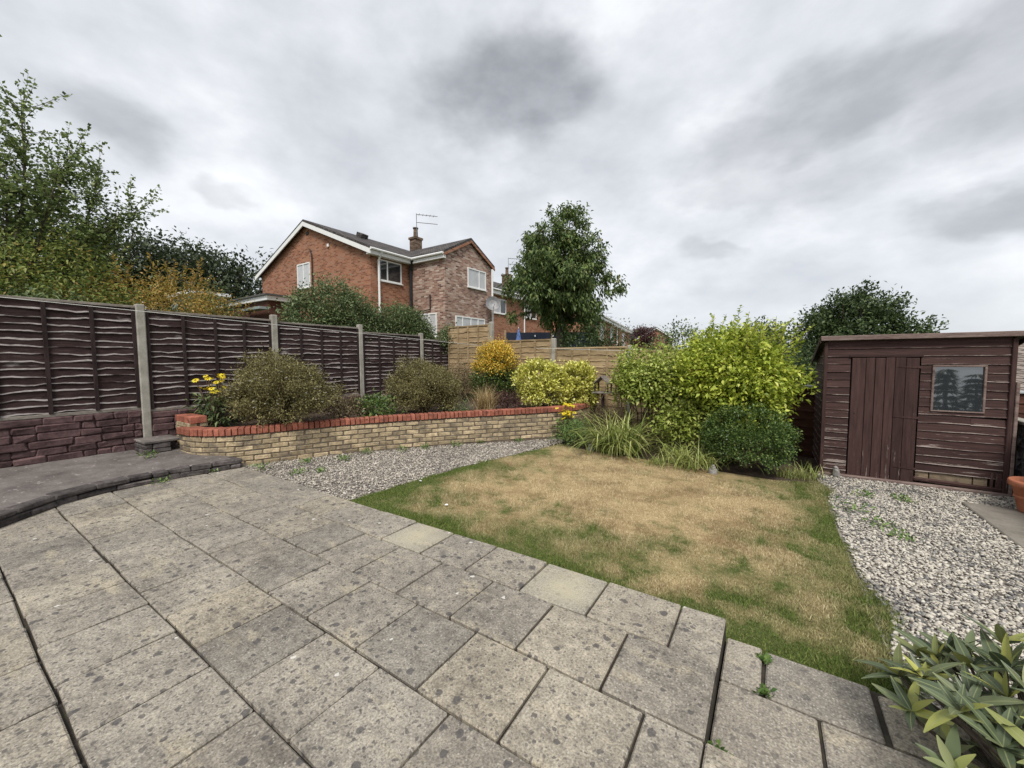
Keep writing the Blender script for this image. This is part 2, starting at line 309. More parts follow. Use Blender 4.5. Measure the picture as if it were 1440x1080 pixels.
M_RAW = m_simple('bare_wood', (0.17, 0.125, 0.085), (0.33, 0.26, 0.18), 9, per_obj=0.25, ax=(0.4, 1, 2), extra=((0.05, 0.035, 0.03), 5, 0.55, 0.7, 0.7, (1, 1, 1)))
M_DARKIN = plain('shed_shade_dark', (0.035, 0.025, 0.02), 0.9)  # dark colour standing in for the shade inside the shed
def m_glass(name, tint=(0.02, 0.024, 0.028), rough=0.05):
    M = Mat(name, rough, 0.8); M.base(tint); M.b.inputs['IOR'].default_value = 1.6
    M.bump(noise(M.nt, M.pos, 3.0, 2), 0.02, 0.02); return M.m
M_GLASS = m_glass('window_glass'); M_SGLASS = m_glass('dusty_glass', (0.03, 0.034, 0.038), 0.0)
M_SGLASS.node_tree.nodes['Principled BSDF'].inputs['Specular IOR Level'].default_value = 1.0
M_SGLASS.node_tree.nodes['Principled BSDF'].inputs['Coat Weight'].default_value = 1.0; M_SGLASS.node_tree.nodes['Principled BSDF'].inputs['Coat IOR'].default_value = 1.85
M_CURT = plain('net_curtain', (0.45, 0.46, 0.47), 0.25, 0.12, 3, spec=0.6)
def m_brick(name, stops, mort, sc=1.0):
    M = Mat(name, 0.9, 0.15); nt = M.nt; oc = node(nt, 'ShaderNodeSeparateXYZ', {0: M.obj})
    v = node(nt, 'ShaderNodeCombineXYZ', {0: mth(nt, 'ADD', oc.outputs[0], oc.outputs[1]), 1: oc.outputs[2], 2: 0.0}).outputs[0]
    b = node(nt, 'ShaderNodeTexBrick', {'Vector': v, 'Color1': (0, 0, 0), 'Color2': (1, 1, 1), 'Mortar': (0.5, 0.5, 0.5), 'Scale': 1.0, 'Mortar Size': 0.007, 'Brick Width': 0.225, 'Row Height': 0.075})
    big = noise(nt, M.obj, 0.7, 3)
    c = ramp(nt, b.outputs['Color'], stops); c = mixc(nt, 1.0, c, ramp(nt, big, [(0.3, (0.85,)*3), (0.7, (1.15,)*3)]), 'MULTIPLY')
    c = mixc(nt, b.outputs['Fac'], c, mort); M.base(c); M.bump(mth(nt, 'SUBTRACT', 1.0, b.outputs['Fac']), 0.5, 0.01); return M.m
M_HB = m_brick('orange_brickwork', [(0.0, (0.15, 0.058, 0.036)), (0.35, (0.26, 0.105, 0.062)), (0.7, (0.33, 0.15, 0.09)), (1.0, (0.27, 0.15, 0.11))], (0.32, 0.22, 0.15))
M_CB = m_brick('dark_brickwork', [(0.0, (0.06, 0.04, 0.03)), (0.5, (0.13, 0.085, 0.06)), (1.0, (0.2, 0.14, 0.1))], (0.16, 0.13, 0.1))
M_EB = m_brick('mixed_brickwork', [(0.0, (0.09, 0.05, 0.042)), (0.12, (0.20, 0.105, 0.078)), (0.5, (0.29, 0.17, 0.125)), (0.8, (0.38, 0.27, 0.215)), (1.0, (0.47, 0.38, 0.32))], (0.34, 0.29, 0.25))
def m_tiles(name, a, b):
    M = Mat(name, 0.85, 0.2); nt = M.nt; oc = node(nt, 'ShaderNodeSeparateXYZ', {0: M.obj})
    v = node(nt, 'ShaderNodeCombineXYZ', {0: mth(nt, 'ADD', oc.outputs[0], oc.outputs[1]), 1: mth(nt, 'MULTIPLY', oc.outputs[2], 2.4), 2: 0.0}).outputs[0]
    br = node(nt, 'ShaderNodeTexBrick', {'Vector': v, 'Color1': (0, 0, 0), 'Color2': (1, 1, 1), 'Mortar': (0, 0, 0), 'Scale': 1.0, 'Mortar Size': 0.02, 'Brick Width': 0.3, 'Row Height': 0.32})
    c = mixc(nt, br.outputs['Fac'], ramp(nt, mth(nt, 'MULTIPLY_ADD', br.outputs['Color'], 0.4, mth(nt, 'MULTIPLY', noise(nt, M.obj, 2.5, 5, 0.7), 0.6)), [(0.2, a), (0.75, b)]), (0.02, 0.018, 0.017))
    M.base(c); M.bump(mth(nt, 'SUBTRACT', 1.0, br.outputs['Fac']), 0.7, 0.03); return M.m
M_TILE = m_tiles('roof_tiles', (0.04, 0.036, 0.035), (0.105, 0.095, 0.09)); M_TILE2 = m_tiles('brown_roof_tiles', (0.13, 0.105, 0.09), (0.27, 0.225, 0.195))
def m_pebble(name, stops, dpatch):
    M = Mat(name, 0.7, 0.35); nt = M.nt
    f = mth(nt, 'MULTIPLY_ADD', sstep(nt, noise(nt, M.pos, 1.5, 4, 0.6), 0.45, 0.66), dpatch, M.isl)
    M.base(ramp(nt, f, stops)); return M.m
M_PEB1 = m_pebble('small_gravel', [(0, (0.56, 0.52, 0.45)), (0.3, (0.45, 0.40, 0.335)), (0.6, (0.33, 0.295, 0.245)), (0.85, (0.2, 0.18, 0.16)), (1, (0.11, 0.1, 0.095))], 0.2)
M_PEB2 = m_pebble('white_gravel', [(0, (0.56, 0.52, 0.45)), (0.4, (0.48, 0.44, 0.37)), (0.62, (0.37, 0.335, 0.285)), (0.82, (0.24, 0.225, 0.205)), (1, (0.13, 0.127, 0.125))], 0.33)
M_GBASE = m_simple('gravel_bed', (0.14, 0.125, 0.11), (0.28, 0.25, 0.215), 40)
# lawn: parched straw in the middle, green along the edges
def lawn_mat(name, leafy):
    M = Mat(name, 0.85, 0.15); nt = M.nt; sp = node(nt, 'ShaderNodeSeparateXYZ', {0: M.pos}); x, y = sp.outputs[0], sp.outputs[1]
    e = mth(nt, 'MINIMUM', mth(nt, 'ADD', x, 3.8), mth(nt, 'MULTIPLY', mth(nt, 'SUBTRACT', y, 2.48), 0.85)); e = mth(nt, 'MINIMUM', e, mth(nt, 'MULTIPLY', mth(nt, 'SUBTRACT', 0.7, x), 1.15))
    nz = noise(nt, M.pos, 1.1, 5, 0.62); n3 = noise(nt, M.pos, 4.5, 6, 0.68)
    g = mth(nt, 'ADD', sstep(nt, mth(nt, 'ADD', mth(nt, 'MULTIPLY_ADD', nz, -2.4, 1.28), mth(nt, 'MULTIPLY_ADD', n3, -1.0, mth(nt, 'ADD', mth(nt, 'MULTIPLY', e, 0.7), 0.27))), 0.85, -0.35), mth(nt, 'MULTIPLY', sstep(nt, n3, 0.50, 0.70), 0.45), clamp=True)
    ef = mth(nt, 'MINIMUM', mth(nt, 'ADD', x, 3.8), mth(nt, 'SUBTRACT', y, 2.48)); g = mth(nt, 'ADD', g, mth(nt, 'MULTIPLY', sstep(nt, mth(nt, 'MULTIPLY_ADD', n3, -0.5, mth(nt, 'ADD', ef, 0.25)), 0.42, -0.05), 0.8), clamp=True)
    r = M.isl if leafy else noise(nt, M.pos, 60, 3)
    dry = ramp(nt, r, [(0, (0.26, 0.19, 0.10)), (0.35, (0.44, 0.345, 0.195)), (0.75, (0.60, 0.49, 0.31)), (1, (0.70, 0.60, 0.42))] if leafy else [(0.3, (0.26, 0.19, 0.10)), (0.7, (0.44, 0.335, 0.19))])
    gr = ramp(nt, r, [(0, (0.035, 0.06, 0.012)), (0.5, (0.115, 0.165, 0.034)), (0.85, (0.18, 0.225, 0.06)), (1, (0.26, 0.22, 0.1))] if leafy else [(0.3, (0.05, 0.07, 0.02)), (0.7, (0.11, 0.12, 0.04))])
    dry = mixc(nt, 1.0, dry, ramp(nt, noise(nt, M.pos, 2.6, 6, 0.7), [(0.36, (0.72, 0.68, 0.62)), (0.5, (0.97, 0.96, 0.93)), (0.62, (1.1, 1.1, 1.08))]), 'MULTIPLY')
    M.base(mixc(nt, g, dry, gr))
    if not leafy: M.bump(noise(nt, M.pos, 120, 3), 0.8, 0.01)
    return M.m
M_LAWN = lawn_mat('lawn_ground', False); M_BLADE = lawn_mat('grass_blades', True)
M_TERRAIN = m_simple('field_grass', (0.045, 0.06, 0.02), (0.12, 0.125, 0.05), 1.2)
L_ = lambda a, b, c, d=None: [(0, a), (0.45, b), (0.9, c), (1, d or c)]
LF_DARK = leafmat('dark_green_leaves', L_((0.016, 0.03, 0.011), (0.038, 0.06, 0.02), (0.072, 0.10, 0.036)))
LF_OAK = leafmat('far_tree_leaves', L_((0.016, 0.024, 0.013), (0.033, 0.045, 0.022), (0.056, 0.07, 0.033)))
LF_CHERRY = leafmat('cherry_leaves', L_((0.028, 0.05, 0.014), (0.065, 0.10, 0.028), (0.13, 0.175, 0.055), (0.17, 0.15, 0.06)))
LF_BIRCH = leafmat('pale_green_leaves', L_((0.05, 0.078, 0.025), (0.115, 0.155, 0.05), (0.19, 0.235, 0.09), (0.25, 0.28, 0.14)), trans=0.35)
LF_ACER = leafmat('bronze_leaves', L_((0.13, 0.12, 0.025), (0.25, 0.18, 0.04), (0.33, 0.20, 0.065), (0.2, 0.22, 0.05)), trans=0.35)
LF_ACER2 = leafmat('olive_leaves', L_((0.05, 0.08, 0.018), (0.12, 0.155, 0.036), (0.19, 0.19, 0.05), (0.24, 0.17, 0.05)), trans=0.35)
LF_IVY = leafmat('climber_leaves', L_((0.03, 0.05, 0.02), (0.075, 0.105, 0.042), (0.145, 0.175, 0.075), (0.20, 0.22, 0.10)))
LF_CIST = leafmat('olive_brown_leaves', L_((0.05, 0.046, 0.018), (0.115, 0.102, 0.04), (0.19, 0.17, 0.07), (0.27, 0.235, 0.10)))
LF_BRN = leafmat('brown_leaves', L_((0.05, 0.04, 0.02), (0.105, 0.082, 0.042), (0.17, 0.135, 0.075)))
LF_GOLD = leafmat('lime_gold_leaves', L_((0.13, 0.14, 0.02), (0.42, 0.41, 0.075), (0.56, 0.53, 0.17), (0.56, 0.54, 0.3)))
LF_EUT = leafmat('amber_gold_leaves', L_((0.30, 0.20, 0.025), (0.50, 0.32, 0.04), (0.60, 0.42, 0.075)))
LF_PHIL = leafmat('yellow_green_leaves', L_((0.10, 0.15, 0.018), (0.25, 0.30, 0.036), (0.40, 0.43, 0.07), (0.50, 0.50, 0.15)), trans=0.35)
LF_CLIM = leafmat('fresh_green_leaves', L_((0.09, 0.13, 0.02), (0.21, 0.255, 0.045), (0.34, 0.37, 0.10), (0.44, 0.44, 0.17)), trans=0.35)
LF_BOX = leafmat('glossy_dark_leaves', L_((0.024, 0.048, 0.013), (0.06, 0.10, 0.025), (0.115, 0.165, 0.045), (0.18, 0.21, 0.065)), rough=0.35)
LF_STRAP = leafmat('strap_leaves', L_((0.07, 0.10, 0.02), (0.18, 0.21, 0.05), (0.32, 0.34, 0.13), (0.42, 0.38, 0.18)))
LF_STRAW = leafmat('straw_blades', L_((0.16, 0.115, 0.05), (0.29, 0.21, 0.10), (0.40, 0.31, 0.17)))
LF_RHOD = leafmat('rhododendron_leaves', L_((0.055, 0.075, 0.036), (0.125, 0.15, 0.075), (0.20, 0.215, 0.105), (0.34, 0.36, 0.075)), rough=0.42, trans=0.16)
LF_GREEN = leafmat('weed_leaves', L_((0.04, 0.08, 0.02), (0.09, 0.15, 0.04), (0.16, 0.22, 0.07)))
LF_BURG = leafmat('burgundy_leaves', L_((0.025, 0.012, 0.013), (0.05, 0.022, 0.022), (0.08, 0.035, 0.03)))
M_YFLOW = leafmat('yellow_petals', [(0, (0.70, 0.36, 0.01)), (1, (0.78, 0.50, 0.03))]); M_WFLOW = leafmat('white_petals', [(0, (0.62, 0.6, 0.5)), (1, (0.75, 0.74, 0.68))])
M_PFLOW = leafmat('peach_petals', [(0, (0.68, 0.22, 0.12)), (1, (0.75, 0.36, 0.22))])

# ------------------------------------------------------------------ ground
def ter_h(x, y):
    g = -0.45
    if x < -8.2 or y > 8.75 or x > 3.0:
        o = 0.75+0.085*(-x-8) if x < -8 else 0.75-0.10*(x+8)
        o -= 0.025*max(0, y-14); g = max(-1.6, min(4.2, o))
        t = min(1, max((-8.2-x)/0.6, (y-8.75)/0.6, (x-3.0)/0.6)); g = -0.45*(1-t)+g*t
    return g
gx = sorted(set([-600, -300, -150, -100, -70]+list(np.arange(-56, 30, 2.0))+[-8.8, -8.5, -8.2, 3.0, 3.3, 3.6, 40, 70, 150, 300, 600])); gy = sorted(set([-600, -300, -100, -50, -25]+list(np.arange(-14, 70, 2.0))+[8.75, 9.05, 9.35, 90, 120, 200, 400, 900]))
mb = MB(); mb.v = [(x, y, ter_h(x, y)) for y in gy for x in gx]; nx = len(gx)
mb.f = [(j*nx+i, j*nx+i+1, (j+1)*nx+i+1, (j+1)*nx+i) for j in range(len(gy)-1) for i in range(nx-1)]
structure(mb.build('ground', M_TERRAIN, smooth=True))

# ------------------------------------------------------------------ patio
patio = structure(MB().span((-6.9, -2.4, -0.2), (-0.03, 1.62, -0.022)).span((-6.9, 1.62, -0.2), (-0.168, 2.48, -0.0222)).build('patio', M_JOINT))
rows = [(-1.09, -0.0), (-0.64, -0.22), (-0.18, -3.04), (0.275, -2.27), (0.73, -1.10), (1.185, -0.86), (1.632, -0.61), (2.085, -0.41)]
SW, SH = 0.4585, 0.448
slab_me = {}
def slab_mesh(wd, dp, mat, var):
    k = (round(wd, 2), round(dp, 2), mat.name, var)
    if k not in slab_me:
        v, f = cbox(wd, dp, 0.06, 0.007, 0.0034); slab_me[k] = MB().add(v, f).mesh('slab', mat)
    return slab_me[k]
def slab(x0, x1, y0, y1, z, parent, mat, tilt=0.004):
    wd, dp = x1-x0-random.choice((0.011, 0.013, 0.016)), y1-y0-random.choice((0.009, 0.011, 0.013))
    if wd < 0.05: return
    inst('slab', slab_mesh(wd, dp, mat, random.randrange(4)), parent, ((x0+x1)/2+random.uniform(-.002, .002), (y0+y1)/2+random.uniform(-.002, .002), z-0.03+random.uniform(-.0022, .0022)),
         (random.uniform(-tilt, tilt), random.uniform(-tilt, tilt), random.uniform(-.004, .004)))
def terr_x(y):     # garden-side edge of the raised terrace
    pts = [(-2.5, -4.3), (-0.6, -5.15), (0.0, -5.5), (0.36, -5.8), (0.68, -6.13), (1.15, -6.31), (1.72, -6.32), (2.29, -6.2), (2.6, -6.15)]
    return float(np.interp(y, [p[0] for p in pts], [p[1] for p in pts]))
for ri, (y0, xo) in enumerate(rows):
    y1 = rows[ri+1][0] if ri+1 < len(rows) else 2.50
    xe = -0.165 if y0 > 1.6 else -0.02
    k0 = math.ceil((-6.75-xo)/SW); xs = [xo+k*SW for k in range(k0, 60) if xo+k*SW < xe-0.12]+[xe]
    if abs(y0-1.185) < .01: xs = [x for x in xs if x < -0.5]+[-0.405, -0.17, xe]
    for a, b in zip(xs[:-1], xs[1:]):
        if b < terr_x((y0+y1)/2)-0.35: continue
        m = M_SLAB
        if y0 > 2 and (abs(a+2.70) < 0.15 or abs(a+1.32) < 0.1): m = M_CREAM
        slab(a, b, y0, y1, 0.0, patio, m)
path = structure(MB().span((-0.16, -1.0, -0.3), (1.3, 2.43, -0.092)).build('lower_path', M_JOINT))
for x0, x1, y0, y1 in [(-0.165, 0.012, 2.10, 2.45), (0.022, 0.448, 2.10, 2.44), (0.46, 0.93, 2.10, 2.40), (-0.165, 0.222, 1.64, 2.095), (0.23, 0.68, 1.64, 2.095), (0.69, 1.15, 1.64, 2.095), (0.0, 0.45, 1.18, 1.63), (0.46, 0.91, 1.18, 1.63)]:
    slab(x0, x1, y0, y1, -0.075, path, M_LOW, 0.012)
# terrace beside the fence
ys = [-2.5+0.2*i for i in range(25)]+[2.42]
edge = [(terr_x(y), y) for y in ys]
mb = MB(); NX = 14
for (ex, y) in edge:
    for i in range(NX):
        t = i/(NX-1); x = ex-0.04+(-8.05-ex)*t; mb.v.append((x, y, 0.118+0.085*t+random.uniform(-.003, .003)))
for j in range(len(edge)-1):
    for i in range(NX-1): mb.f.append((j*NX+i, j*NX+i+1, (j+1)*NX+i+1, (j+1)*NX+i))
terrace = structure(mb.build('terrace', M_TERR, smooth=True))
for crs in range(2):
    y = -2.3+0.1*crs
    while y < 2.40:
        ln = random.uniform(0.16, 0.34); y2 = min(y+ln, 2.46); xa, xb = terr_x(y), terr_x(y2); a = math.atan2(y2-y, xb-xa)
        me = MB().box((0, 0, 0), (math.hypot(xb-xa, y2-y)-0.008, 0.13+random.uniform(-.02, .02), 0.062), cham=0.012, jit=0.007).mesh('edging_stone', M_EDGE)
        inst('edging_stone', me, terrace, ((xa+xb)/2-0.055+0.012*crs*0, (y+y2)/2, 0.028+0.068*crs), (0, 0, a)); y = y2
    inst('edging_stone', MB().box((0, 0, 0), (0.3, 0.09, 0.06), cham=0.012, jit=0.006).mesh('edging_stone', M_EDGE), terrace, (-6.33, 2.43, 0.028+0.068*crs), (0, 0, 0.1))

# ------------------------------------------------------------------ planter wall
ctrl = [(-7.72, 2.10), (-7.35, 2.12), (-6.92, 2.17), (-6.52, 2.42), (-6.2, 3.0), (-5.75, 4.0), (-5.1, 5.0), (-4.3, 6.0), (-3.55, 6.95), (-3.3, 7.5), (-3.28, 8.2), (-3.28, 8.6)]
def catmull(P, n=40):
    out = []
    for i in range(1, len(P)-2):
        p0, p1, p2, p3 = [np.array(P[i+k]) for k in (-1, 0, 1, 2)]
        for t in np.linspace(0, 1, n, endpoint=False):
            out.append(0.5*((2*p1)+(-p0+p2)*t+(2*p0-5*p1+4*p2-p3)*t*t+(-p0+3*p1-3*p2+p3)*t**3))
    out.append(np.array(P[-2])); return np.array(out)
WP = catmull(ctrl); WS = np.concatenate([[0], np.cumsum(np.linalg.norm(np.diff(WP, axis=0), axis=1))])
def wall_at(s):
    p = np.array([np.interp(s, WS, WP[:, 0]), np.interp(s, WS, WP[:, 1])]); q = np.array([np.interp(s+.02, WS, WP[:, 0]), np.interp(s+.02, WS, WP[:, 1])]); r = np.array([np.interp(s-.02, WS, WP[:, 0]), np.interp(s-.02, WS, WP[:, 1])])
    return p, math.atan2(*(q-r)[::-1])
wall = thing('planter_wall', 'curved low buff brick planter wall with red brick coping', 'wall', (-5.1, 5.0, -0.05))
def ztop(s): return 0.415+0.035*s/WS[-1]
mb = MB(); n = 60
for i in range(n+1):
    p, a = wall_at(WS[-1]*i/n); nrm = np.array([-sin(a), cos(a)])
    for off, z in ((0.008, -0.1), (0.008, ztop(WS[-1]*i/n)), (0.2, ztop(WS[-1]*i/n)), (0.2, -0.1)): q = p+nrm*off; mb.v.append((q[0], q[1], z))
for i in range(n):
    for k in range(4): mb.f.append((i*4+k, i*4+(k+1) % 4, i*4+4+(k+1) % 4, i*4+4+k))
mb.build('mortar_core', M_MORT, wall)
bm_ = [MB().box((0, 0, 0), (0.213, 0.1, 0.064), cham=0.009, jit=0.0065).mesh('brick', M_YBRICK) for _ in range(10)]
for crs in range(6):
    s = 0.115 if crs % 2 else 0.0
    while s < WS[-1]-0.2:
        p, a = wall_at(s+0.11); nrm = np.array([-sin(a), cos(a)]); q = p+nrm*(0.05+random.uniform(-.004, .004)); tz = ztop(s)-0.415
        inst('brick', random.choice(bm_), wall, (q[0], q[1], -0.012+0.0745*crs+tz*(crs+1)/6), (0, 0, a)); s += 0.2255
cm_ = [MB().box((0, 0, 0), (0.067, 0.215, 0.098), cham=0.006, jit=0.003).mesh('coping_brick', M_RBRICK) for _ in range(6)]
s = 0.03
while s < WS[-1]-0.03:
    p, a = wall_at(s); nrm = np.array([-sin(a), cos(a)]); q = p+nrm*0.088
    inst('coping_brick', random.choice(cm_), wall, (q[0], q[1], ztop(s)+0.052+random.uniform(-.003, .003)), (random.uniform(-.02, .02), random.uniform(-.02, .02), a+random.uniform(-.03, .03))); s += 0.0765
pier = thing('brick_pier', 'short buff brick pier topped with red bricks at the wall end', 'pier', (-7.5, 2.33, 0.1))
MB().span((-7.765, 2.222, 0.05), (-7.215, 2.428, 0.555)).build('mortar_core', M_MORT, pier)
for crs in range(7):
    for i in range(3):
        x = -7.665+0.225*i-(0.11 if crs % 2 else 0)+0.03
        for yy in (2.262, 2.395): inst('brick', random.choice(bm_), pier, (max(-7.67, min(-7.31, x)), yy, 0.085+0.0745*crs), (0, 0, pi if i % 2 else 0))
for i in range(8): inst('coping_brick', random.choice(cm_), pier, (-7.755+0.0765*i, 2.325, 0.612), (0, 0, random.uniform(-.03, .03)))
step = thing('stone_step', 'small dark stone block step beside the concrete fence post', 'step', (-7.65, 1.9, 0.18))
MB().box((-7.6, 1.94, 0.335), (0.44, 0.42, 0.05), cham=0.012, jit=0.005).build('top_slab', M_TERR, step)
for k, (x, y, sx, sy) in enumerate([(-7.71, 1.78, 0.2, 0.1), (-7.50, 1.78, 0.2, 0.1), (-7.44, 1.94, 0.1, 0.2), (-7.6, 2.02, 0.2, 0.2)]):
    for z in (0.205, 0.272): inst('stone', MB().box((0, 0, 0), (sx, sy, 0.062), cham=0.01, jit=0.006).mesh('stone', M_EDGE), step, (x, y, z))
# soil of the raised bed
poly = [(p[0]+0.1*-sin(a), p[1]+0.1*cos(a)) for p, a in [wall_at(WS[-1]*i/30) for i in range(31)]]
poly = [(-7.86, 2.25)]+poly[1:]+[(-3.3, 8.5), (-7.86, 8.5)]
structure(MB().prism(poly, 0.0, 0.41).build('raised_bed_soil', M_SOIL))

# ------------------------------------------------------------------ lawn, gravel, borders
def gz(x, y):      # garden surface falls gently to the right and away
    return -0.02-0.13*min(1, max(0, (x+3.8)/4.5))-0.05*min(1, max(0, (y-2.5)/4))
def sheet(name, x0, x1, y0, y1, mat, nx=24, ny=24, dz=0.0, clip=None):
    mb = MB(); X = np.linspace(x0, x1, nx); Y = np.linspace(y0, y1, ny)
    mb.v = [((clip(x, y) if clip else x), y, gz(x, y)+dz) for y in Y for x in X]
    mb.f = [(j*nx+i, j*nx+i+1, (j+1)*nx+i+1, (j+1)*nx+i) for j in range(ny-1) for i in range(nx-1)]
    return structure(mb.build(name, mat, smooth=True))
sheet('garden_soil', -6.6, 2.75, 2.3, 8.6, M_SOIL, dz=-0.05)
def lawn_in(x, y):
    wob = 0.03*np.sin(x*3.1)+0.025*np.sin(x*7.7+1)
    near = np.where(x > -0.16, 2.46, 2.505); far = np.interp(x, [-3.8, -3.3, -2.3, -1.3, -0.4, 0.2, 0.7], [6.35, 6.6, 6.45, 6.15, 6.1, 6.5, 6.85])
    lft = np.interp(y, [2.5, 4.2, 6.4], [-3.82, -3.72, -3.32])+0.03*np.sin(y*5)+0.02*np.sin(y*13)
    rgt = 0.66+0.045*np.sin(y*2.3)+0.03*np.sin(y*6.1)
    return (y > near) & (y < far+wob) & (x > lft) & (x < rgt)
sheet('lawn', -3.8, 0.66, 2.505, 6.5, M_LAWN, dz=-0.018, clip=lambda x, y: max(x, float(np.interp(y, [2.5, 4.2, 6.4], [-3.82, -3.72, -3.32]))))
NB = 560000
x = RNG.uniform(-3.9, 0.85, NB); y = 2.45+(RNG.random(NB)**1.25)*4.6; k = lawn_in(x+RNG.normal(0, .012, NB), y+RNG.normal(0, .008, NB)); x, y = x[k], y[k]; NB = len(x)
edge_d = np.minimum(np.minimum(x+3.8, y-2.5), 0.66-x); tall = 1+1.1*np.exp(-np.maximum(edge_d, 0)/0.10)
z = np.array([gz(a, b) for a, b in zip(x, y)])-0.02; ang = RNG.uniform(0, 2*pi, NB); L = RNG.lognormal(np.log(0.0125), 0.35, NB)*tall*(1+0.5*np.sin(x*3.7+np.sin(y*2.9)*2)*np.sin(y*4.3)); wd = RNG.uniform(0.0015, 0.0034, NB); ln = RNG.normal(0, 0.75, NB)*L; la = RNG.uniform(0, 2*pi, NB)
V = np.empty((NB, 3, 3)); dx, dy = np.cos(ang)*wd, np.sin(ang)*wd
tall2 = 1; V[:, 0] = np.c_[x-dx, y-dy, z]; V[:, 1] = np.c_[x+dx, y+dy, z]; V[:, 2] = np.c_[x+np.cos(la)*ln, y+np.sin(la)*ln, z+L]
structure(link(bpy.data.objects.new('grass', mesh_np('grass', V.reshape(-1, 3), np.arange(NB*3).reshape(-1, 3), 3, M_BLADE))), 'stuff')
_t = (1+5**.5)/2
ICO = unit(np.array([(-1, _t, 0), (1, _t, 0), (-1, -_t, 0), (1, -_t, 0), (0, -1, _t), (0, 1, _t), (0, -1, -_t), (0, 1, -_t), (_t, 0, -1), (_t, 0, 1), (-_t, 0, -1), (-_t, 0, 1)], float))
ICF = np.array([(0, 11, 5), (0, 5, 1), (0, 1, 7), (0, 7, 10), (0, 10, 11), (1, 5, 9), (5, 11, 4), (11, 10, 2), (10, 7, 6), (7, 1, 8), (3, 9, 4), (3, 4, 2), (3, 2, 6), (3, 6, 8), (3, 8, 9), (4, 9, 5), (2, 4, 11), (6, 2, 10), (8, 6, 7), (9, 8, 1)])
def pebbles(name, xy, size, mat, dz=0.0):
    n = len(xy); r = size*RNG.lognormal(0, 0.28, n)[:, None]; sc = np.c_[RNG.uniform(.8, 1.35, n), RNG.uniform(.65, 1.0, n), RNG.uniform(.4, .75, n)]*r
    V = ICO[None]*sc[:, None, :]*(1+RNG.normal(0, .09, (n, 12, 1))); a = RNG.uniform(0, 2*pi, n); tl = RNG.normal(0, .3, n)
    ca, sa = np.cos(a)[:, None], np.sin(a)[:, None]; X, Y, Z = V[..., 0], V[..., 1], V[..., 2]; Z2 = Z+X*np.sin(tl)[:, None]
    z = np.array([gz(p, q) for p, q in xy])+dz+RNG.uniform(0, .012, n)
    W = np.stack([X*ca-Y*sa+xy[:, :1], X*sa+Y*ca+xy[:, 1:], Z2+z[:, None]], -1)
    F = (ICF[None]+12*np.arange(n)[:, None, None]).reshape(-1, 3)
    return structure(link(bpy.data.objects.new(name, mesh_np(name, W.reshape(-1, 3), F, 3, mat, True))), 'stuff')
wx = lambda y: np.interp(y, WP[:, 1], WP[:, 0])
sheet('gravel_ground', -6.45, -3.5, 2.52, 7.3, M_GBASE, dz=-0.022, clip=lambda x, y: max(x, float(wx(y))-0.0))
n = 26000; xy = np.c_[RNG.uniform(-6.4, -3.3, n), RNG.uniform(2.52, 7.2, n)]
lft = np.interp(xy[:, 1], [2.5, 4.2, 6.4, 7.2], [-3.82, -3.72, -3.32, -3.2]); xy = xy[(xy[:, 0] > wx(xy[:, 1])+0.01) & (xy[:, 0] < lft+0.02)]
pebbles('gravel', xy, 0.0102, M_PEB1, -0.012)
sheet('gravel_ground', 0.6, 2.6, 2.44, 7.3, M_GBASE, dz=-0.016)
n = 34000; xy = np.c_[RNG.uniform(0.62, 2.55, n), 2.45+RNG.random(n)**1.15*4.85]; rg = 0.66+0.045*np.sin(xy[:, 1]*2.3)+0.03*np.sin(xy[:, 1]*6.1)
xy = xy[(xy[:, 0] > rg-0.04) & ~((xy[:, 0] > 1.9+RNG.normal(0, .03, n)) & (xy[:, 1] < 6.62+RNG.normal(0, .03, n))) ]
pebbles('gravel', xy, 0.0104, M_PEB2, -0.008)
structure(MB().box((2.25, 4.6, -0.205), (0.7, 4.0, 0.06), cham=0.01).build('concrete_path', M_CONC))

for k, (x, y, lb) in enumerate([(-3.66, 3.45, 'small pale stone lying on the lawn edge by the fine gravel'), (-2.85, 3.05, 'small pale stone lying on the green front strip of lawn')]):
    tag(MB().box((0, 0, 0), (.034, .024, .02), cham=.006, jit=.003).build('loose_stone', M_WHITE, None, (x, y, gz(x, y)+.006)), lb, 'stone')
# ------------------------------------------------------------------ left fence (dark overlap panels)
FX = -7.9
fence = thing('overlap_fence', 'dark brown weathered overlap panel fence with pale concrete posts', 'fence', (FX, 3.0, 0.1))
slat_me = {}
def slat_mesh(ln, ht, var, mat, horiz='y'):
    k = (round(ln, 2), round(ht, 3), var, mat.name)
    if k in slat_me: return slat_me[k]
    n = 22; V = []; W = []; ph = [random.uniform(0, 6.3) for _ in range(3)]; am = random.uniform(0.004, 0.011)
    kn = random.uniform(-.4, .4)*ln
    for i in range(n):
        y = -ln/2+ln*i/(n-1); wv = am*(sin(y*5+ph[0])+0.6*sin(y*13+ph[1])+0.4*sin(y*29+ph[2]))-random.uniform(.004, .02)*math.exp(-((y-kn)/0.05)**2)+0.0022*random.uniform(-1, 1); bow = 0.004*sin(y*7+ph[1])
        for xx, zz, wr in ((0.003, ht+0.03, 0), (0.014+bow, 0.026+wv, 0.1), (0.019+bow, 0.010+wv, 0.8), (0.021+bow, wv, 1.0), (0.003, wv+0.002, 0.9)): V.append((xx, y, zz)); W.append(wr)
    F = [(i*5+k, (i+1)*5+k, (i+1)*5+k+1, i*5+k+1) for i in range(n-1) for k in range(4)]
    me = bpy.data.meshes.new('slat'); me.from_pydata(V, [], F); me.materials.append(mat)
    at = me.attributes.new('wear', 'FLOAT', 'POINT'); at.data.foreach_set('value', W); me.update(); slat_me[k] = me; return me
post_y = [-1.86, 0.03-0.0, 1.90, 3.79, 5.67, 7.55, 8.69]
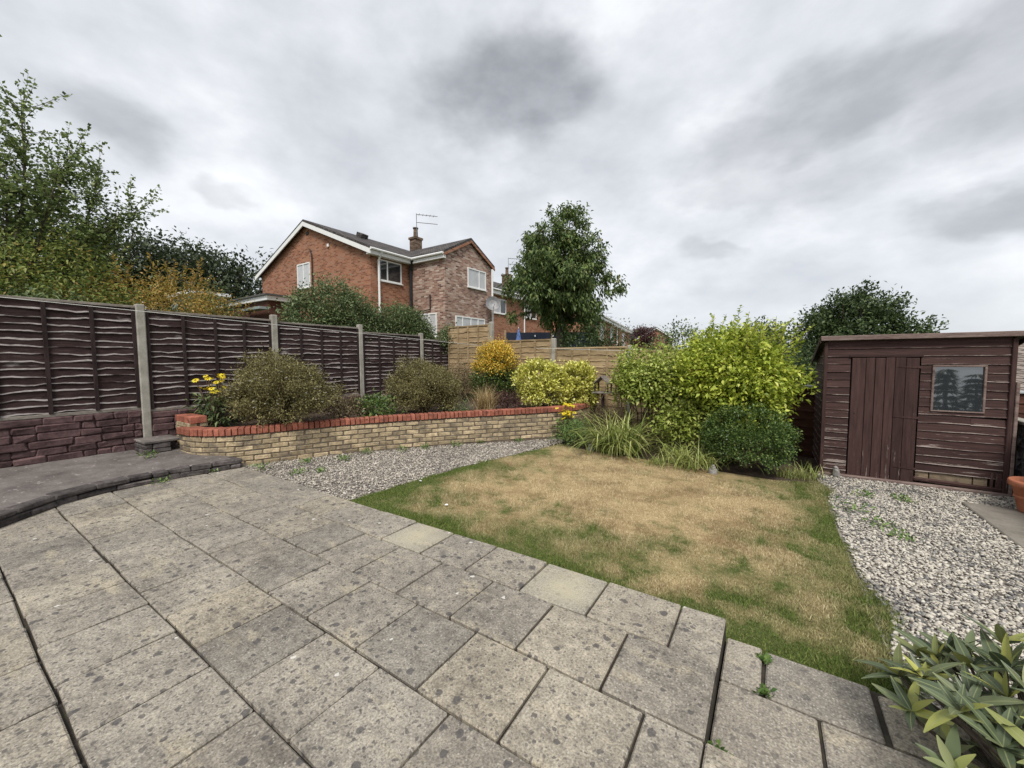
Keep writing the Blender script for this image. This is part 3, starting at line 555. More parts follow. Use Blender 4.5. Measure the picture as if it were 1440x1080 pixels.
tops = [2.33, 2.315, 2.27, 2.24, 2.15, 2.06]; pt = [2.36, 2.35, 2.345, 2.36, 2.31, 2.21, 2.08]
for i, y in enumerate(post_y):
    mb = MB().box((0, 0, (pt[i]-0.1)/2), (0.105, 0.105, pt[i]+0.1), cham=0.012); inst('post', mb.mesh('post', M_POST), fence, (FX+0.01, y, 0.1-0.1), (0, random.uniform(-.006, .006), 0))
for i in range(6):
    y0, y1 = post_y[i]+0.054, post_y[i+1]-0.054; ln = y1-y0; zt = tops[i]; zb = zt-1.52; yc = (y0+y1)/2
    pn = MB().box((0.004, 0, 0), (0.06, ln, 0.035), cham=0.004).build('panel', M_DCAP, fence, (FX, yc, zt-0.015))
    MB().box((0, 0, 0), (0.012, ln, 1.46)).build('backing_frame', M_DBAT, pn, (FX-0.02, yc, zt-0.78))
    for k in range(15):
        inst('slat', slat_mesh(ln, 0.098, (i, k), M_DFENCE), pn, (FX+0.002+random.uniform(-.003, .003), yc+random.uniform(-.004, .004), zb+0.02+0.0975*k+random.uniform(-.010, .010)), (random.uniform(-.007, .007), 0, pi if False else 0))
    nb = 5 if ln > 1.5 else 4
    for k in range(nb):
        yy = y0+0.022+(ln-0.044)*k/(nb-1); MB().box((0, 0, 0), (0.022, 0.042, 1.47), cham=0.003, jit=0.001).build('batten', M_DBAT, pn, (FX+0.033, yy, zt-0.765))
    MB().box((0, 0, 0), (0.04, ln, 0.045), cham=0.004).build('bottom_rail', M_DCAP, pn, (FX+0.012, yc, zb+0.0))
    if i < 4:       # rock faced gravel boards below the panel
        gb = MB().span((FX-0.03, y0, 0.05), (FX+0.012, y1, zb-0.02)).build('gravel_board', M_STONE, fence)
        zz = zb-0.022-0.098
        while zz > 0.06:
            yy = y0
            while yy < y1-0.02:
                l = min(random.choice((0.14, 0.2, 0.27, 0.33, 0.4)), y1-yy)
                if y1-yy-l < 0.08: l = y1-yy
                h = 0.196 if (random.random() < 0.1 and zz > 0.2 and False) else 0.096
                inst('stone', MB().box((0, 0, 0), (0.05, l-0.002, h-0.001), cham=0.014, jit=0.011).mesh('stone', M_STONE), gb, (FX+0.026+random.uniform(-.008, .01), yy+l/2, zz+h/2)); yy += l
            zz -= 0.099
# ------------------------------------------------------------------ back fences
BY = 8.55
tfence = thing('timber_fence', 'tan overlap timber fence stepping down between concrete posts behind the yellow shrubs', 'fence', (-5.2, BY, 0.2))
bx = [-7.84, -6.26, -4.40, -2.55, -0.68]; bt = [2.42, 1.97, 1.75, 1.66]; bz = [2.50, 2.00, 1.79, 1.7]
for i in range(1, 5):
    inst('post', MB().box((0, 0, (bz[i-1]-0.1)/2), (0.105, 0.105, bz[i-1]+0.1), cham=0.014).mesh('post', M_POST), tfence, (bx[i], BY+0.0, 0.0))
for i in range(4):
    x0, x1 = bx[i]+0.055, bx[i+1]-0.055; ln = x1-x0; zt = bt[i]; xc = (x0+x1)/2; H = 1.78
    pn = MB().box((0, 0, 0), (ln, 0.06, 0.04), cham=0.004).build('panel', M_TAN, tfence, (xc, BY, zt))
    for k in range(13):
        zz = zt-0.02-0.143*(k+1); sm = slat_mesh(ln, 0.143, 20+k % 3, M_TAN); inst('slat', sm, pn, (xc, BY-0.004, zz), (0, 0, -pi/2))
    for k in range(5):
        MB().box((0, 0, 0), (0.036, 0.026, H), cham=0.003).build('batten', M_TAN, pn, (x0+0.02+(ln-0.04)*k/4, BY-0.035, zt-0.02-H/2))
bfence = thing('brown_fence', 'low brown painted fence with grey capping between hedge and shed', 'fence', (1.0, BY, -0.25))
for i, (x0, x1) in enumerate([(-0.62, 1.2), (1.3, 3.1)]):
    pn = MB().box((0, 0, 0), (x1-x0, 0.09, 0.035), cham=0.004).build('capping', M_CAPG, bfence, ((x0+x1)/2, BY, 1.0))
    for k in range(9): inst('slat', slat_mesh(x1-x0, 0.14, 30+k % 2, M_BFENCE), pn, ((x0+x1)/2, BY, 0.98-0.14*(k+1)), (0, 0, -pi/2))
    for k in range(5): MB().box((0, 0, 0), (0.036, 0.024, 1.24), cham=0.003).build('batten', M_BFENCE, pn, (x0+0.03+(x1-x0-0.06)*k/4, BY-0.032, 0.36))
    inst('post', MB().box((0, 0, 0.3), (0.09, 0.09, 1.5), cham=0.01).mesh('post', M_BFENCE), bfence, (x1+0.05, BY, 0.0))
# washing line along the fences
a, b = Vector((-7.72, -1.8, 2.44)), Vector((-2.56, 8.44, 1.66))
pts = [a.lerp(b, t)-Vector((0, 0, 0.50*t*(1-t))) for t in np.linspace(0, 1, 24)]
mid = [Vector((-7.72, -1.8, 2.36)), Vector((-7.6, 0.61, 2.262)), Vector((-6.95, 4.5, 2.06)), Vector((-6.18, 8.38, 1.845))]
def smooth_path(P, n=10): return [tuple(p) for p in catmull([P[0]-(P[1]-P[0])]+P+[P[-1]+(P[-1]-P[-2])], n)] if False else [tuple(x) for x in catmull([tuple(v) for v in ([P[0]*2-P[1]]+P+[P[-1]*2-P[-2]])], n)]
wl = MB().tube(smooth_path(mid+[Vector((-4.4, 8.44, 1.75)), Vector((-2.56, 8.44, 1.67))]), 0.0042, 5).build('washing_line', M_LINE)
tag(wl, 'thin pale washing line strung along in front of the fences', 'line')

# ------------------------------------------------------------------ shed
SX0, SX1, SY0, SY1, SZ = 0.66, 2.44, 7.25, 8.40, -0.22
shed = thing('garden_shed', 'dark brown weathered timber shed with plank door and one window', 'shed', ((SX0+SX1)/2, 7.8, SZ))
def board_mesh(ln, ht, mat, dy=0.018):
    n = max(3, int(ln/0.12)); V = []; W = []; ph = random.uniform(0, 6)
    for i in range(n):
        x = -ln/2+ln*i/(n-1); wv = 0.0025*sin(x*9+ph)+0.0015*sin(x*23+ph)
        for yy, zz, wr in ((-0.004, ht/2, 0.0), (-dy*0.75, -ht/2+0.014+wv, 0.15), (-dy, -ht/2+0.004+wv, 0.9), (-dy+0.003, -ht/2+wv, 1.0), (0.0, -ht/2+wv, 0.6)): V.append((x, yy, zz)); W.append(wr)
    F = [(i*5+k, i*5+k+1, (i+1)*5+k+1, (i+1)*5+k) for i in range(n-1) for k in range(4)]
    me = bpy.data.meshes.new('board'); me.from_pydata(V, [], F); me.materials.append(mat)
    at = me.attributes.new('wear', 'FLOAT', 'POINT'); at.data.foreach_set('value', W); me.update(); return me
MB().span((SX0+0.03, SY0+0.05, SZ+0.1), (SX1-0.03, SY1-0.03, 1.45)).build('shade_backing', M_DARKIN, shed)  # added dark block behind the boards, interior shade put into its colour
BH = 0.1085; ztopb = 1.735
WX0, WX1, WZ0, WZ1 = 1.775, 2.205, 0.82, 1.375
DX0, DX1, DZ1 = 0.955, 1.635, 1.50
for r in range(18):
    zc = ztopb-BH*(r+0.5); segs = [(SX0+0.02, SX1-0.02)]
    if zc < DZ1: segs = [(SX0+0.02, DX0-0.012), (DX1+0.012, SX1-0.02)]
    if WZ0 < zc < WZ1: segs = [segs[0], (DX1+0.012, WX0-0.02), (WX1+0.02, SX1-0.02)]
    for j, (a, b) in enumerate(segs):
        if zc < 0.05 and j == len(segs)-1: continue
        dz = 0; ry = random.uniform(-.004, .004)
        if r == 9 and j == len(segs)-1:     # slipped end of a broken board leaves a dark slot
            inst('board', board_mesh(b-2.12, BH-0.012, M_SHEDH), shed, ((2.12+b)/2, SY0, zc-0.022), (0.01, 0.02, 0)); b = 2.117
        inst('board', board_mesh(b-a, BH+0.012, M_SHEDH), shed, ((a+b)/2, SY0+random.uniform(-.003, .003), zc+dz), (random.uniform(-.014, .014), ry*1.6, 0))
# left flank boards
for r in range(17):
    zc = ztopb-BH*(r+0.5); y1 = SY1 if zc < 1.42 else SY0+(SY1-SY0)*max(0.1, (1.72-zc)/0.33)
    inst('board', board_mesh(y1-SY0-0.03, BH+0.012, M_SHEDH), shed, (SX0, (SY0+y1)/2, zc), (0, 0, -pi/2))
    inst('board', board_mesh(y1-SY0-0.03, BH+0.012, M_SHEDH), shed, (SX1, (SY0+y1)/2, zc), (0, 0, pi/2))
for x in (SX0+0.005, SX1-0.005):
    MB().box((0, 0, 0), (0.045, 0.045, 1.93), cham=0.006, jit=0.002).build('corner_trim', M_SHEDV, shed, (x, SY0-0.012, 0.755))
MB().box((0, 0, 0), (0.03, 0.03, 1.5), cham=0.005).build('corner_trim', M_FASC, shed, (SX1+0.035, SY0-0.03, 0.45))
# exposed base where the lowest boards are gone
for k, (a, b) in enumerate([(DX1+0.02, 1.78), (1.79, 2.17), (2.18, 2.30)]): MB().box((0, 0, 0), (b-a, 0.02, 0.15), cham=0.004).build('bare_board', M_RAW, shed, ((a+b)/2, SY0+0.02, 0.0-0.04))
for a, b in ((2.315, 2.34), (2.36, 2.41)): MB().box((0, 0, 0), (b-a, 0.03, 0.19), cham=0.004).build('bare_board', M_SHEDV, shed, ((a+b)/2, SY0-0.002, -0.03))
MB().box((0, 0, 0), (0.78, 0.04, 0.045), Matrix.Rotation(0.03, 3, 'Y'), cham=0.008, jit=0.006).build('bearer', M_SHEDH, shed, (2.02, SY0-0.01, -0.125))
MB().box((0, 0, 0), (1.86, 0.07, 0.06), cham=0.012, jit=0.006).build('bearer', M_FASC, shed, (1.56, SY0-0.02, -0.195))
# door of vertical planks
door = MB().box((0, 0, 0), (DX1-DX0, 0.012, 1.69)).build('door', M_DARKIN, shed, ((DX0+DX1)/2, SY0+0.01, 0.655))
xs = [DX0, 1.105, 1.20, 1.305, 1.40, 1.505, DX1]
for a, b in zip(xs[:-1], xs[1:]): MB().box((0, 0, 0), (b-a-0.005, 0.022, 1.68+random.uniform(-.012, .004)), cham=0.004, jit=0.0015).build('plank', M_SHEDV, door, ((a+b)/2, SY0-0.012+random.uniform(-.003, .003), 0.655))
for z, l in ((1.37, 0.24), (0.70, 0.26), (0.02, 0.22)): MB().add([(-l, 0, 0), (0, 0, -0.017), (0, 0, 0.017), (-l, -0.006, 0), (0, -0.006, -0.017), (0, -0.006, 0.017)], [(0, 1, 2), (3, 5, 4), (0, 3, 4, 1), (0, 2, 5, 3), (1, 4, 5, 2)]).build('hinge', M_SHEDV, door, (DX1+0.02, SY0-0.0235, z))
MB().lathe([(0.001, 0), (0.008, 0), (0.008, -0.004)], 10).build('keyhole', M_BLACK, door, (DX0+0.05, SY0-0.027, 0.72)).rotation_euler.x = pi/2
MB().box((0, 0, 0), (DX1-DX0+0.06, 0.02, 0.03), cham=0.004).build('door_head', M_SHEDH, shed, ((DX0+DX1)/2, SY0-0.016, DZ1+0.018))
win = MB()
for a, b in (((WX0-0.022, WZ0-0.022), (WX1+0.022, WZ0)), ((WX0-0.022, WZ1), (WX1+0.022, WZ1+0.022)), ((WX0-0.022, WZ0), (WX0, WZ1)), ((WX1, WZ0), (WX1+0.022, WZ1))): win.span((a[0], SY0-0.03, a[1]), (b[0], SY0+0.01, b[1]), cham=0.004)
win = win.build('window', M_FASC, shed); MB().box((0, 0, 0), (WX1-WX0+0.01, 0.006, WZ1-WZ0+0.01)).build('pane', M_SGLASS, win, ((WX0+WX1)/2, SY0-0.010, (WZ0+WZ1)/2)).rotation_euler.x = radians(-3.2)
# pent roof
rz0, rz1 = 1.77, 1.46; ov = 0.06
mb = MB(); v = []
for x in (SX0-ov, SX1+0.09):
    for y, z in ((SY0-0.07, rz0+0.02), (SY1+0.08, rz1)): v += [(x, y, z), (x, y, z-0.03)]
mb.add(v, [(0, 4, 6, 2), (1, 3, 7, 5), (0, 2, 3, 1), (4, 5, 7, 6), (0, 1, 5, 4), (2, 6, 7, 3)]); mb.build('roof', M_FELT, shed)
MB().box((0, 0, 0), (SX1-SX0+0.17, 0.022, 0.064), cham=0.005, jit=0.002).build('fascia', M_FASC, shed, ((SX0+SX1)/2+0.02, SY0-0.085, rz0+0.002))
for x in (SX0-ov-0.008, SX1+0.098):
    mb = MB(); d = Vector((0, SY1-SY0+0.15, rz1-rz0-0.02)); mb.box((0, 0, 0), (0.018, d.length, 0.085), Matrix.Rotation(math.atan2(d.z, d.y), 3, 'X'), cham=0.004); mb.build('bargeboard', M_SHEDH, shed, (x, (SY0+SY1)/2, (rz0+rz1)/2-0.03))
tag(MB().box((0, 0, 0.06), (0.07, 0.06, 0.12), cham=0.02, jit=0.012).box((0, 0.01, 0.13), (0.05, 0.045, 0.05), cham=0.015, jit=0.008).build('stone_lump', M_GREYSTONE, None, (0.83, 7.16, -0.2)), 'small whitish stone lump at the foot of the shed wall', 'stone')

# pierced screen wall on the right boundary
swall = thing('screen_wall', 'grey pierced screen block wall with petal pattern beside the shed', 'wall', (2.62, 5.0, -0.25))
sb = MB(); h = 0.29/2
for a in (-1, 1): sb.box((0, a*(h-0.012), 0), (0.085, 0.024, 2*h)); sb.box((0, 0, a*(h-0.012)), (0.084, 2*h-0.05, 0.024))
for k in range(8):
    a = pi/4*k; R = Matrix.Rotation(a, 3, 'X'); l = 0.155 if k % 2 else 0.118
    sb.box(R @ Vector((0, 0, l/2+0.012)), (0.07, 0.028, l*0.8), R, cham=0.008)
sb_me = sb.mesh('screen_block', M_EDGE)
for r in range(3):
    for cidx in range(14): inst('screen_block', sb_me, swall, (2.62, 8.2-0.295*cidx, -0.06+0.295*r))
MB().box((0, 0, 0), (0.14, 4.3, 0.045), cham=0.008).build('coping', M_POST, swall, (2.62, 6.2, 0.70))
gb_ = thing('grey_board_fence', 'pale grey horizontal board fence beyond the screen wall', 'fence', (5.2, 11.4, -1.2))
for k in range(5): MB().box((0, 0, 0), (5.0, 0.03, 0.27), cham=0.006).build('board', M_GREYB, gb_, (5.2, 11.4, -0.6+0.275*k))
for x in (2.9, 4.8, 6.9): MB().box((0, 0, 0), (0.09, 0.07, 1.6), cham=0.008).build('post', M_GREYB, gb_, (x, 11.46, -0.3))
pot = thing('plant_pot', 'round terracotta plant pot on the concrete by the screen wall', 'pot', (2.43, 6.5, -0.175))
MB().lathe([(0.0, 0.0), (0.125, 0.0), (0.135, 0.012), (0.185, 0.27), (0.2, 0.275), (0.215, 0.285), (0.218, 0.33), (0.21, 0.345), (0.19, 0.345), (0.18, 0.3), (0.0, 0.3)], 28).build('body', M_TERRA, pot, (2.43, 6.5, -0.175), smooth=True)
MB().lathe([(0.166, 0.15), (0.172, 0.155), (0.172, 0.17), (0.17, 0.18)], 28).build('band', M_TERRA, pot, (2.43, 6.5, -0.172), smooth=True)

# ------------------------------------------------------------------ houses
def window(parent, face, a0, a1, z0, z1, at, mull=(0.5,), local=False, fr=0.06, pane=None, sill=True):
    """face 'x': on a wall of constant x facing +x; 'y': constant y facing -y"""
    def bx(mb, p0, p1, q0, q1, d0, d1):
        if face == 'x': mb.span((at+d0, p0, q0), (at+d1, p1, q1))
        else: mb.span((p0, at-d1, q0), (p1, at-d0, q1))
    m = MB(); bx(m, a0, a1, z0, z0+fr, -.03, .05); bx(m, a0, a1, z1-fr, z1, -.03, .05); bx(m, a0, a0+fr, z0+fr, z1-fr, -.03, .049); bx(m, a1-fr, a1, z0+fr, z1-fr, -.03, .049)
    for t in mull: c = a0+(a1-a0)*t; bx(m, c-fr/2, c+fr/2, z0+fr, z1-fr, -.02, .048)
    if sill: bx(m, a0-.05, a1+.05, z0-.045, z0-0.001, -.03, .09)
    w_ = m.build('window', M_WHITE, parent, (0, 0, 0), local=local); WL[w_] = Vector((0, 0, 0))
    ts = [0]+list(mull)+[1]
    for i in range(len(ts)-1):
        m = MB(); bx(m, a0+(a1-a0)*ts[i]+0.03, a0+(a1-a0)*ts[i+1]-0.03, z0+0.03, z1-0.03, 0.0, 0.02)
        m.build('pane', (pane[i % len(pane)] if pane else M_GLASS), w_, (0, 0, 0))
def gable_roof(parent, axis, c, half, l0, l1, ze, zr, mat, ov=0.3, local=False, th=0.13):
    sl = (zr-ze)/half; m = MB()
    for sgn in (-1, 1):
        prof = [(c, zr+0.03), (c+sgn*(half+ov), ze-sl*ov+0.03), (c+sgn*(half+ov), ze-sl*ov+0.03+th), (c, zr+0.03+th*1.1)]
        if axis == 'y': v = [(p, l, z) for l in (l0, l1) for p, z in prof]
        else: v = [(l, p, z) for l in (l0, l1) for p, z in prof]
        m.add(v, [(0, 1, 2, 3), (7, 6, 5, 4), (0, 4, 5, 1), (1, 5, 6, 2), (2, 6, 7, 3), (0, 3, 7, 4)])
    r = m.build('roof', mat, parent, (0, 0, 0), local=local); WL[r] = Vector((0, 0, 0)); return r
def chimney(roof, x, y, z0, z1, mat, aerial=True, sz=0.62):
    ch = MB().span((x-sz/2, y-sz/2, z0), (x+sz/2, y+sz/2, z1)).span((x-sz/2-.05, y-sz/2-.05, z1), (x+sz/2+.05, y+sz/2+.05, z1+.12)).lathe([(0.14, 0), (0.12, 0.5), (0.16, 0.52), (0.16, 0.58), (0, 0.6)], 10, (x, y, z1+.12)).build('chimney', mat, roof, (0, 0, 0))
    if aerial:
        m = MB().tube([(x+.2, y-.1, z1-.2), (x+.2, y-.1, z1+1.45)], 0.02, 5)
        for z in (0.95, 1.4): m.tube([(x+.2, y-.1, z1+z), (x+.9, y+0.9, z1+z+.03)], 0.018, 4)
        for k in range(5): px, py = x+.3+.12*k, y+.02+.17*k; m.tube([(px+.14, py-.1, z1+1.41), (px-.14, py+.1, z1+1.41)], 0.012, 4)
        m.build('aerial', M_GREYM, roof, (0, 0, 0))
house = thing('brick_house', 'large orange brick gabled house with a paler brick extension', 'house', (-17.5, 14, 1.2))
hx0, hx1, hy0, hy1, ze, zr = -24.8, -15.0, 11.41, 19.2, 6.42, 8.42; hc = (hx0+hx1)/2
pf = [(hx0, 0.6), (hx1, 0.6), (hx1, ze), (hc, zr), (hx0, ze)]; n = 5
MB().add([(p, y, z) for y in (hy0, hy1) for p, z in pf], [(0, 1, 2, 3, 4), (9, 8, 7, 6, 5)]+[(i, 5+i, 5+(i+1) % 5, (i+1) % 5) for i in range(5)]).build('wall', M_HB, house)
ex, ey0, ey1, eze, ezr = -12.73, 13.76, 17.42, 6.42, 7.36; ec = (ey0+ey1)/2
pf = [(ey0, 0.6), (ey1, 0.6), (ey1, eze), (ec, ezr), (ey0, eze)]
MB().add([(x, p, z) for x in (ex, hx1-2.0) for p, z in pf], [(0, 1, 2, 3, 4), (9, 8, 7, 6, 5)]+[(i, 5+i, 5+(i+1) % 5, (i+1) % 5) for i in range(5)]).build('extension_wall', M_EB, house)
rf = gable_roof(house, 'y', hc, (hx1-hx0)/2, hy0-0.22, hy1+0.2, ze, zr, M_TILE, 0.3)
rf2 = gable_roof(house, 'x', ec, (ey1-ey0)/2, ex+0.12, -17.4, eze, ezr, M_TILE, 0.14)
chimney(rf, -17.6, 16.6, 7.4, 8.5, M_CB, sz=0.5)
MB().box((-18.2, 13.4, 8.05), (0.5, 0.4, 0.22), Matrix.Rotation(0.4, 3, 'Y'), cham=0.02).build('roof_vent', M_TILE, rf)
sl = (zr-ze)/((hx1-hx0)/2)
for sgn in (-1, 1):     # white bargeboards on the gable, gutters along the eaves
    x1 = hc+sgn*((hx1-hx0)/2+0.32); z1 = ze-sl*0.32
    MB().add([(hc, hy0-0.25, zr-0.16), (x1, hy0-0.25, z1-0.16), (x1, hy0-0.25, z1+0.05), (hc, hy0-0.25, zr+0.05), (hc, hy0-0.2, zr-0.16), (x1, hy0-0.2, z1-0.16), (x1, hy0-0.2, z1+0.05), (hc, hy0-0.2, zr+0.05)],
             [(0, 1, 2, 3), (7, 6, 5, 4), (0, 4, 5, 1), (3, 2, 6, 7), (1, 5, 6, 2)]).build('bargeboard', M_WHITE, house)
MB().span((hx1+0.02, hy0-0.2, ze-0.28), (hx1+0.3, ey0-0.05, ze-0.12)).tube([(hx1+0.38, hy0-0.25, ze-0.07), (hx1+0.38, ey0-0.1, ze-0.07)], 0.06, 8).build('gutter', M_WHITE, house)
MB().span((hx1+0.1, ey0-0.18, ze-0.26), (ex+0.1, ey0-0.02, ze-0.1)).tube([(hx1+0.2, ey0-0.24, ze-0.05), (ex+0.12, ey0-0.24, ze-0.05)], 0.06, 8).build('gutter', M_WHITE, house)
MB().tube([(hx1+0.38, hy0+0.35, ze-0.1), (hx1+0.14, hy0+0.35, ze-0.45), (hx1+0.12, hy0+0.35, 1.0)], 0.05, 8).build('downpipe', M_WHITE, house)
MB().tube([(hx1+0.35, ey0-0.22, ze-0.08), (hx1+0.15, ey0-0.14, ze-0.6), (hx1+0.13, ey0-0.13, 3.0), (hx1+0.13, ey0-0.13, 1.0)], 0.07, 8).build('downpipe', M_BLACK, house)
MB().tube([(hx1+1.35, ey0-0.06, 4.6), (hx1+1.35, ey0-0.06, 3.9), (hx1+0.5, ey0-0.06, 3.8)], 0.035, 6).build('waste_pipe', M_BLACK, house)
MB().tube([(ex+0.08, ey1-0.05, eze-0.1), (ex+0.08, ey1-0.05, 1.0)], 0.055, 8).build('downpipe', M_WHITE, house)
for sgn in (-1, 1):
    y1 = ec+sgn*((ey1-ey0)/2+0.16); z1 = eze-(ezr-eze)/((ey1-ey0)/2)*0.16
    MB().add([(ex+0.13, ec, ezr-0.08), (ex+0.13, y1, z1-0.08), (ex+0.13, y1, z1+0.05), (ex+0.13, ec, ezr+0.05), (ex+0.09, ec, ezr-0.08), (ex+0.09, y1, z1-0.08), (ex+0.09, y1, z1+0.05), (ex+0.09, ec, ezr+0.05)],
             [(0, 1, 2, 3), (7, 6, 5, 4), (0, 4, 5, 1), (3, 2, 6, 7), (1, 5, 6, 2)]).build('verge_trim', M_HB, house)
window(house, 'x', 11.85, 13.15, 5.12, 6.08, hx1, (0.36,), pane=[M_GLASS])
window(house, 'y', -20.95, -19.75, 5.25, 6.5, hy0, (0.5,), pane=[M_CURT])
window(house, 'x', 15.39, 16.86, 5.12, 6.08, ex, (0.62,), pane=[M_CURT])
window(house, 'x', 14.44, 16.74, 2.5, 3.62, ex, (0.22, 0.5, 0.75), pane=[M_CURT])
window(house, 'y', -14.5, -13.26, 2.6, 3.72, ey0, (0.6,), pane=[M_CURT])
MB().tube([(-19.65, hy0-0.06, 7.1), (-19.5, hy0-0.06, 6.8), (-19.5, hy0-0.06, 5.0), (-19.9, hy0-0.06, 4.6)], 0.03, 6).build('cable', M_BLACK, house)
MB().box((-18.1, hy0-0.04, 7.05), (0.14, 0.06, 0.16), cham=0.02).build('alarm_box', M_WHITE, house)
MB().box((-19.9, hy0-0.02, 7.95), (0.22, 0.05, 0.16), cham=0.02).build('air_vent', M_BLACK, house)
m = MB(); R = Matrix.Rotation(radians(-50), 3, 'Z') @ Matrix.Rotation(radians(78), 3, 'Y') @ Matrix.Scale(1.15, 3)
prof = [(0.001, 0.0), (0.18, 0.02), (0.33, 0.085), (0.335, 0.075), (0.18, 0.005), (0.001, -0.015)]; mm = MB().lathe(prof, 18)
m.add([R @ Vector(p)+Vector((ex+0.4, ey1-0.45, 4.42)) for p in mm.v], mm.f); m.tube([(ex, ey1-0.4, 4.3), (ex+0.38, ey1-0.43, 4.4)], 0.025, 5); m.tube([(ex+0.42, ey1-0.45, 4.1), (ex+0.75, ey1-0.8, 4.35)], 0.015, 4)
m.build('satellite_dish', M_GREYM, house)
gar = thing('flat_roof_garage', 'flat roofed garage with white fascia joined to the house gable', 'garage', (-23.8, 10.7, 1.5))
MB().span((-27.0, 9.9, 1.0), (-21.0, 11.36, 4.5)).build('wall', M_BFENCE, gar); MB().span((-27.15, 9.75, 4.5), (-20.8, 11.38, 4.72)).build('fascia', M_WHITE, gar); MB().span((-27.25, 9.65, 4.722), (-20.7, 11.39, 4.8)).build('roof', M_FELT, gar)
MB().span((-22.9, 9.3, 4.0), (-20.6, 9.74, 4.12)).build('canopy', M_GREYB, gar)
ob = thing('outbuilding', 'distant outbuilding with pale flat roof behind the bronze shrub', 'building', (-31, 10.5, 2.4))
MB().span((-33.2, 9.6, 2.0), (-29.6, 11.4, 5.6)).build('wall', M_GREYB, ob); MB().span((-33.4, 9.4, 5.6), (-29.4, 11.6, 5.8)).build('roof', M_WHITE, ob)
def row_house(name, label, loc, rotz, length, depth, ze, zr, wins, chims, group=None, brick=M_HB, zb=0.0, porch=None):
    h = thing(name, label, 'house', loc, group, rotz); L = dict(local=True)
    pf = [(-depth, zb), (0, zb), (0, ze), (-depth/2, zr), (-depth, ze)]
    o = MB().add([(p, y, z) for y in (0, length) for p, z in pf], [(0, 1, 2, 3, 4), (9, 8, 7, 6, 5)]+[(i, 5+i, 5+(i+1) % 5, (i+1) % 5) for i in range(5)]).build('wall', brick, h, **L)
    r = gable_roof(h, 'y', -depth/2, depth/2, -0.2, length+0.2, ze, zr, M_TILE, 0.3, local=True)
    for y, z0, z1 in chims: chimney(r, -depth/2+1.2, y, z0, z1, M_CB, True)
    MB().span((0.02, -0.15, ze-0.36), (0.34, length+0.15, ze-0.16)).tube([(0.4, -0.2, ze-0.1), (0.4, length+0.2, ze-0.1)], 0.06, 8).build('gutter', M_WHITE, h, **L)
    for a0, a1, z0, z1, ml in wins: window(h, 'x', a0, a1, z0, z1, 0.0, ml, local=True, pane=[M_CURT, M_GLASS])
    for sgn in (-1, 1):
        x1 = -depth/2+sgn*(depth/2+0.3); z1 = ze-(zr-ze)/(depth/2)*0.3
        MB().add([(-depth/2, -0.24, zr-0.12), (x1, -0.24, z1-0.12), (x1, -0.24, z1+0.06), (-depth/2, -0.24, zr+0.06), (-depth/2, -0.2, zr-0.12), (x1, -0.2, z1-0.12), (x1, -0.2, z1+0.06), (-depth/2, -0.2, zr+0.06)], [(0, 1, 2, 3), (7, 6, 5, 4), (0, 4, 5, 1), (3, 2, 6, 7), (1, 5, 6, 2)]).build('bargeboard', M_WHITE, h, **L)
    for y in (0.25, length*0.5): MB().tube([(0.3, y, ze-0.2), (0.1, y, ze-0.5), (0.1, y, zb)], 0.05, 6).build('downpipe', M_WHITE, h, **L)
    if porch: MB().span((0.0, porch[0], zb), (1.6, porch[1], porch[2])).build('porch_wall', brick, h, **L); MB().span((0.0, porch[0]-.2, porch[2]), (1.9, porch[1]+.2, porch[2]+.22)).build('porch_roof', M_WHITE, h, **L)
    return h
row_house('brick_house', 'brick house with white gutter just past the extension, half hidden by the cherry tree', (-15.0, 19.6, 0.6), 0, 9.5, 9.0, 5.42, 7.2, [(1.15, 2.5, 3.9, 4.85, (0.5,)), (5, 6.6, 3.9, 4.85, (0.5,))], [(7.6, 6.2, 7.7)])
row_house('brick_house', 'row house with sloping white gutter line and low white porch beyond the cherry tree', (-11.2, 28.4, -0.2), math.atan2(3.5, 20.5), 20.8, 8.0, 5.15, 6.6, [(2.2, 3.4, 3.2, 4.6, (0.5,)), (7.0, 8.4, 3.2, 4.6, (0.5,)), (14.5, 16.4, 3.0, 4.5, (0.5,))], [(5.5, 5.8, 7.6)], porch=(9.0, 19.0, 2.55))
row_house('brick_house', 'dark roofed house farthest along the row beside the burgundy tree', (-16.5, 52.5, -0.6), 0.25, 12, 8.0, 4.7, 6.4, [(2.5, 4.5, 3.2, 4.3, (0.5,))], [(3.0, 5.5, 7.2)])
row_house('brick_house', 'tiny far gabled house with white bargeboards at the end of the row', (-13.0, 66.0, -1.0), 0.9, 9, 6.5, 5.6, 7.2, [(2, 3.5, 3.8, 4.8, (0.5,))], [])
bung = thing('bungalow', 'low bungalow with brown tiled roof seen past the right end of the shed', 'house', (9, 20, -3))
MB().span((5.0, 19.0, -3.0), (14.0, 26.0, 0.35)).build('wall', M_HB, bung); br_ = gable_roof(bung, 'x', 22.5, 3.5, 4.6, 14.4, 0.35, 2.0, M_TILE2, 0.35); MB().span((4.6, 18.55, 0.05), (14.4, 18.68, 0.2)).build('gutter', M_GREYB, bung)
chimney(br_, 8.6, 22.5, 1.5, 2.6, M_HB, False)
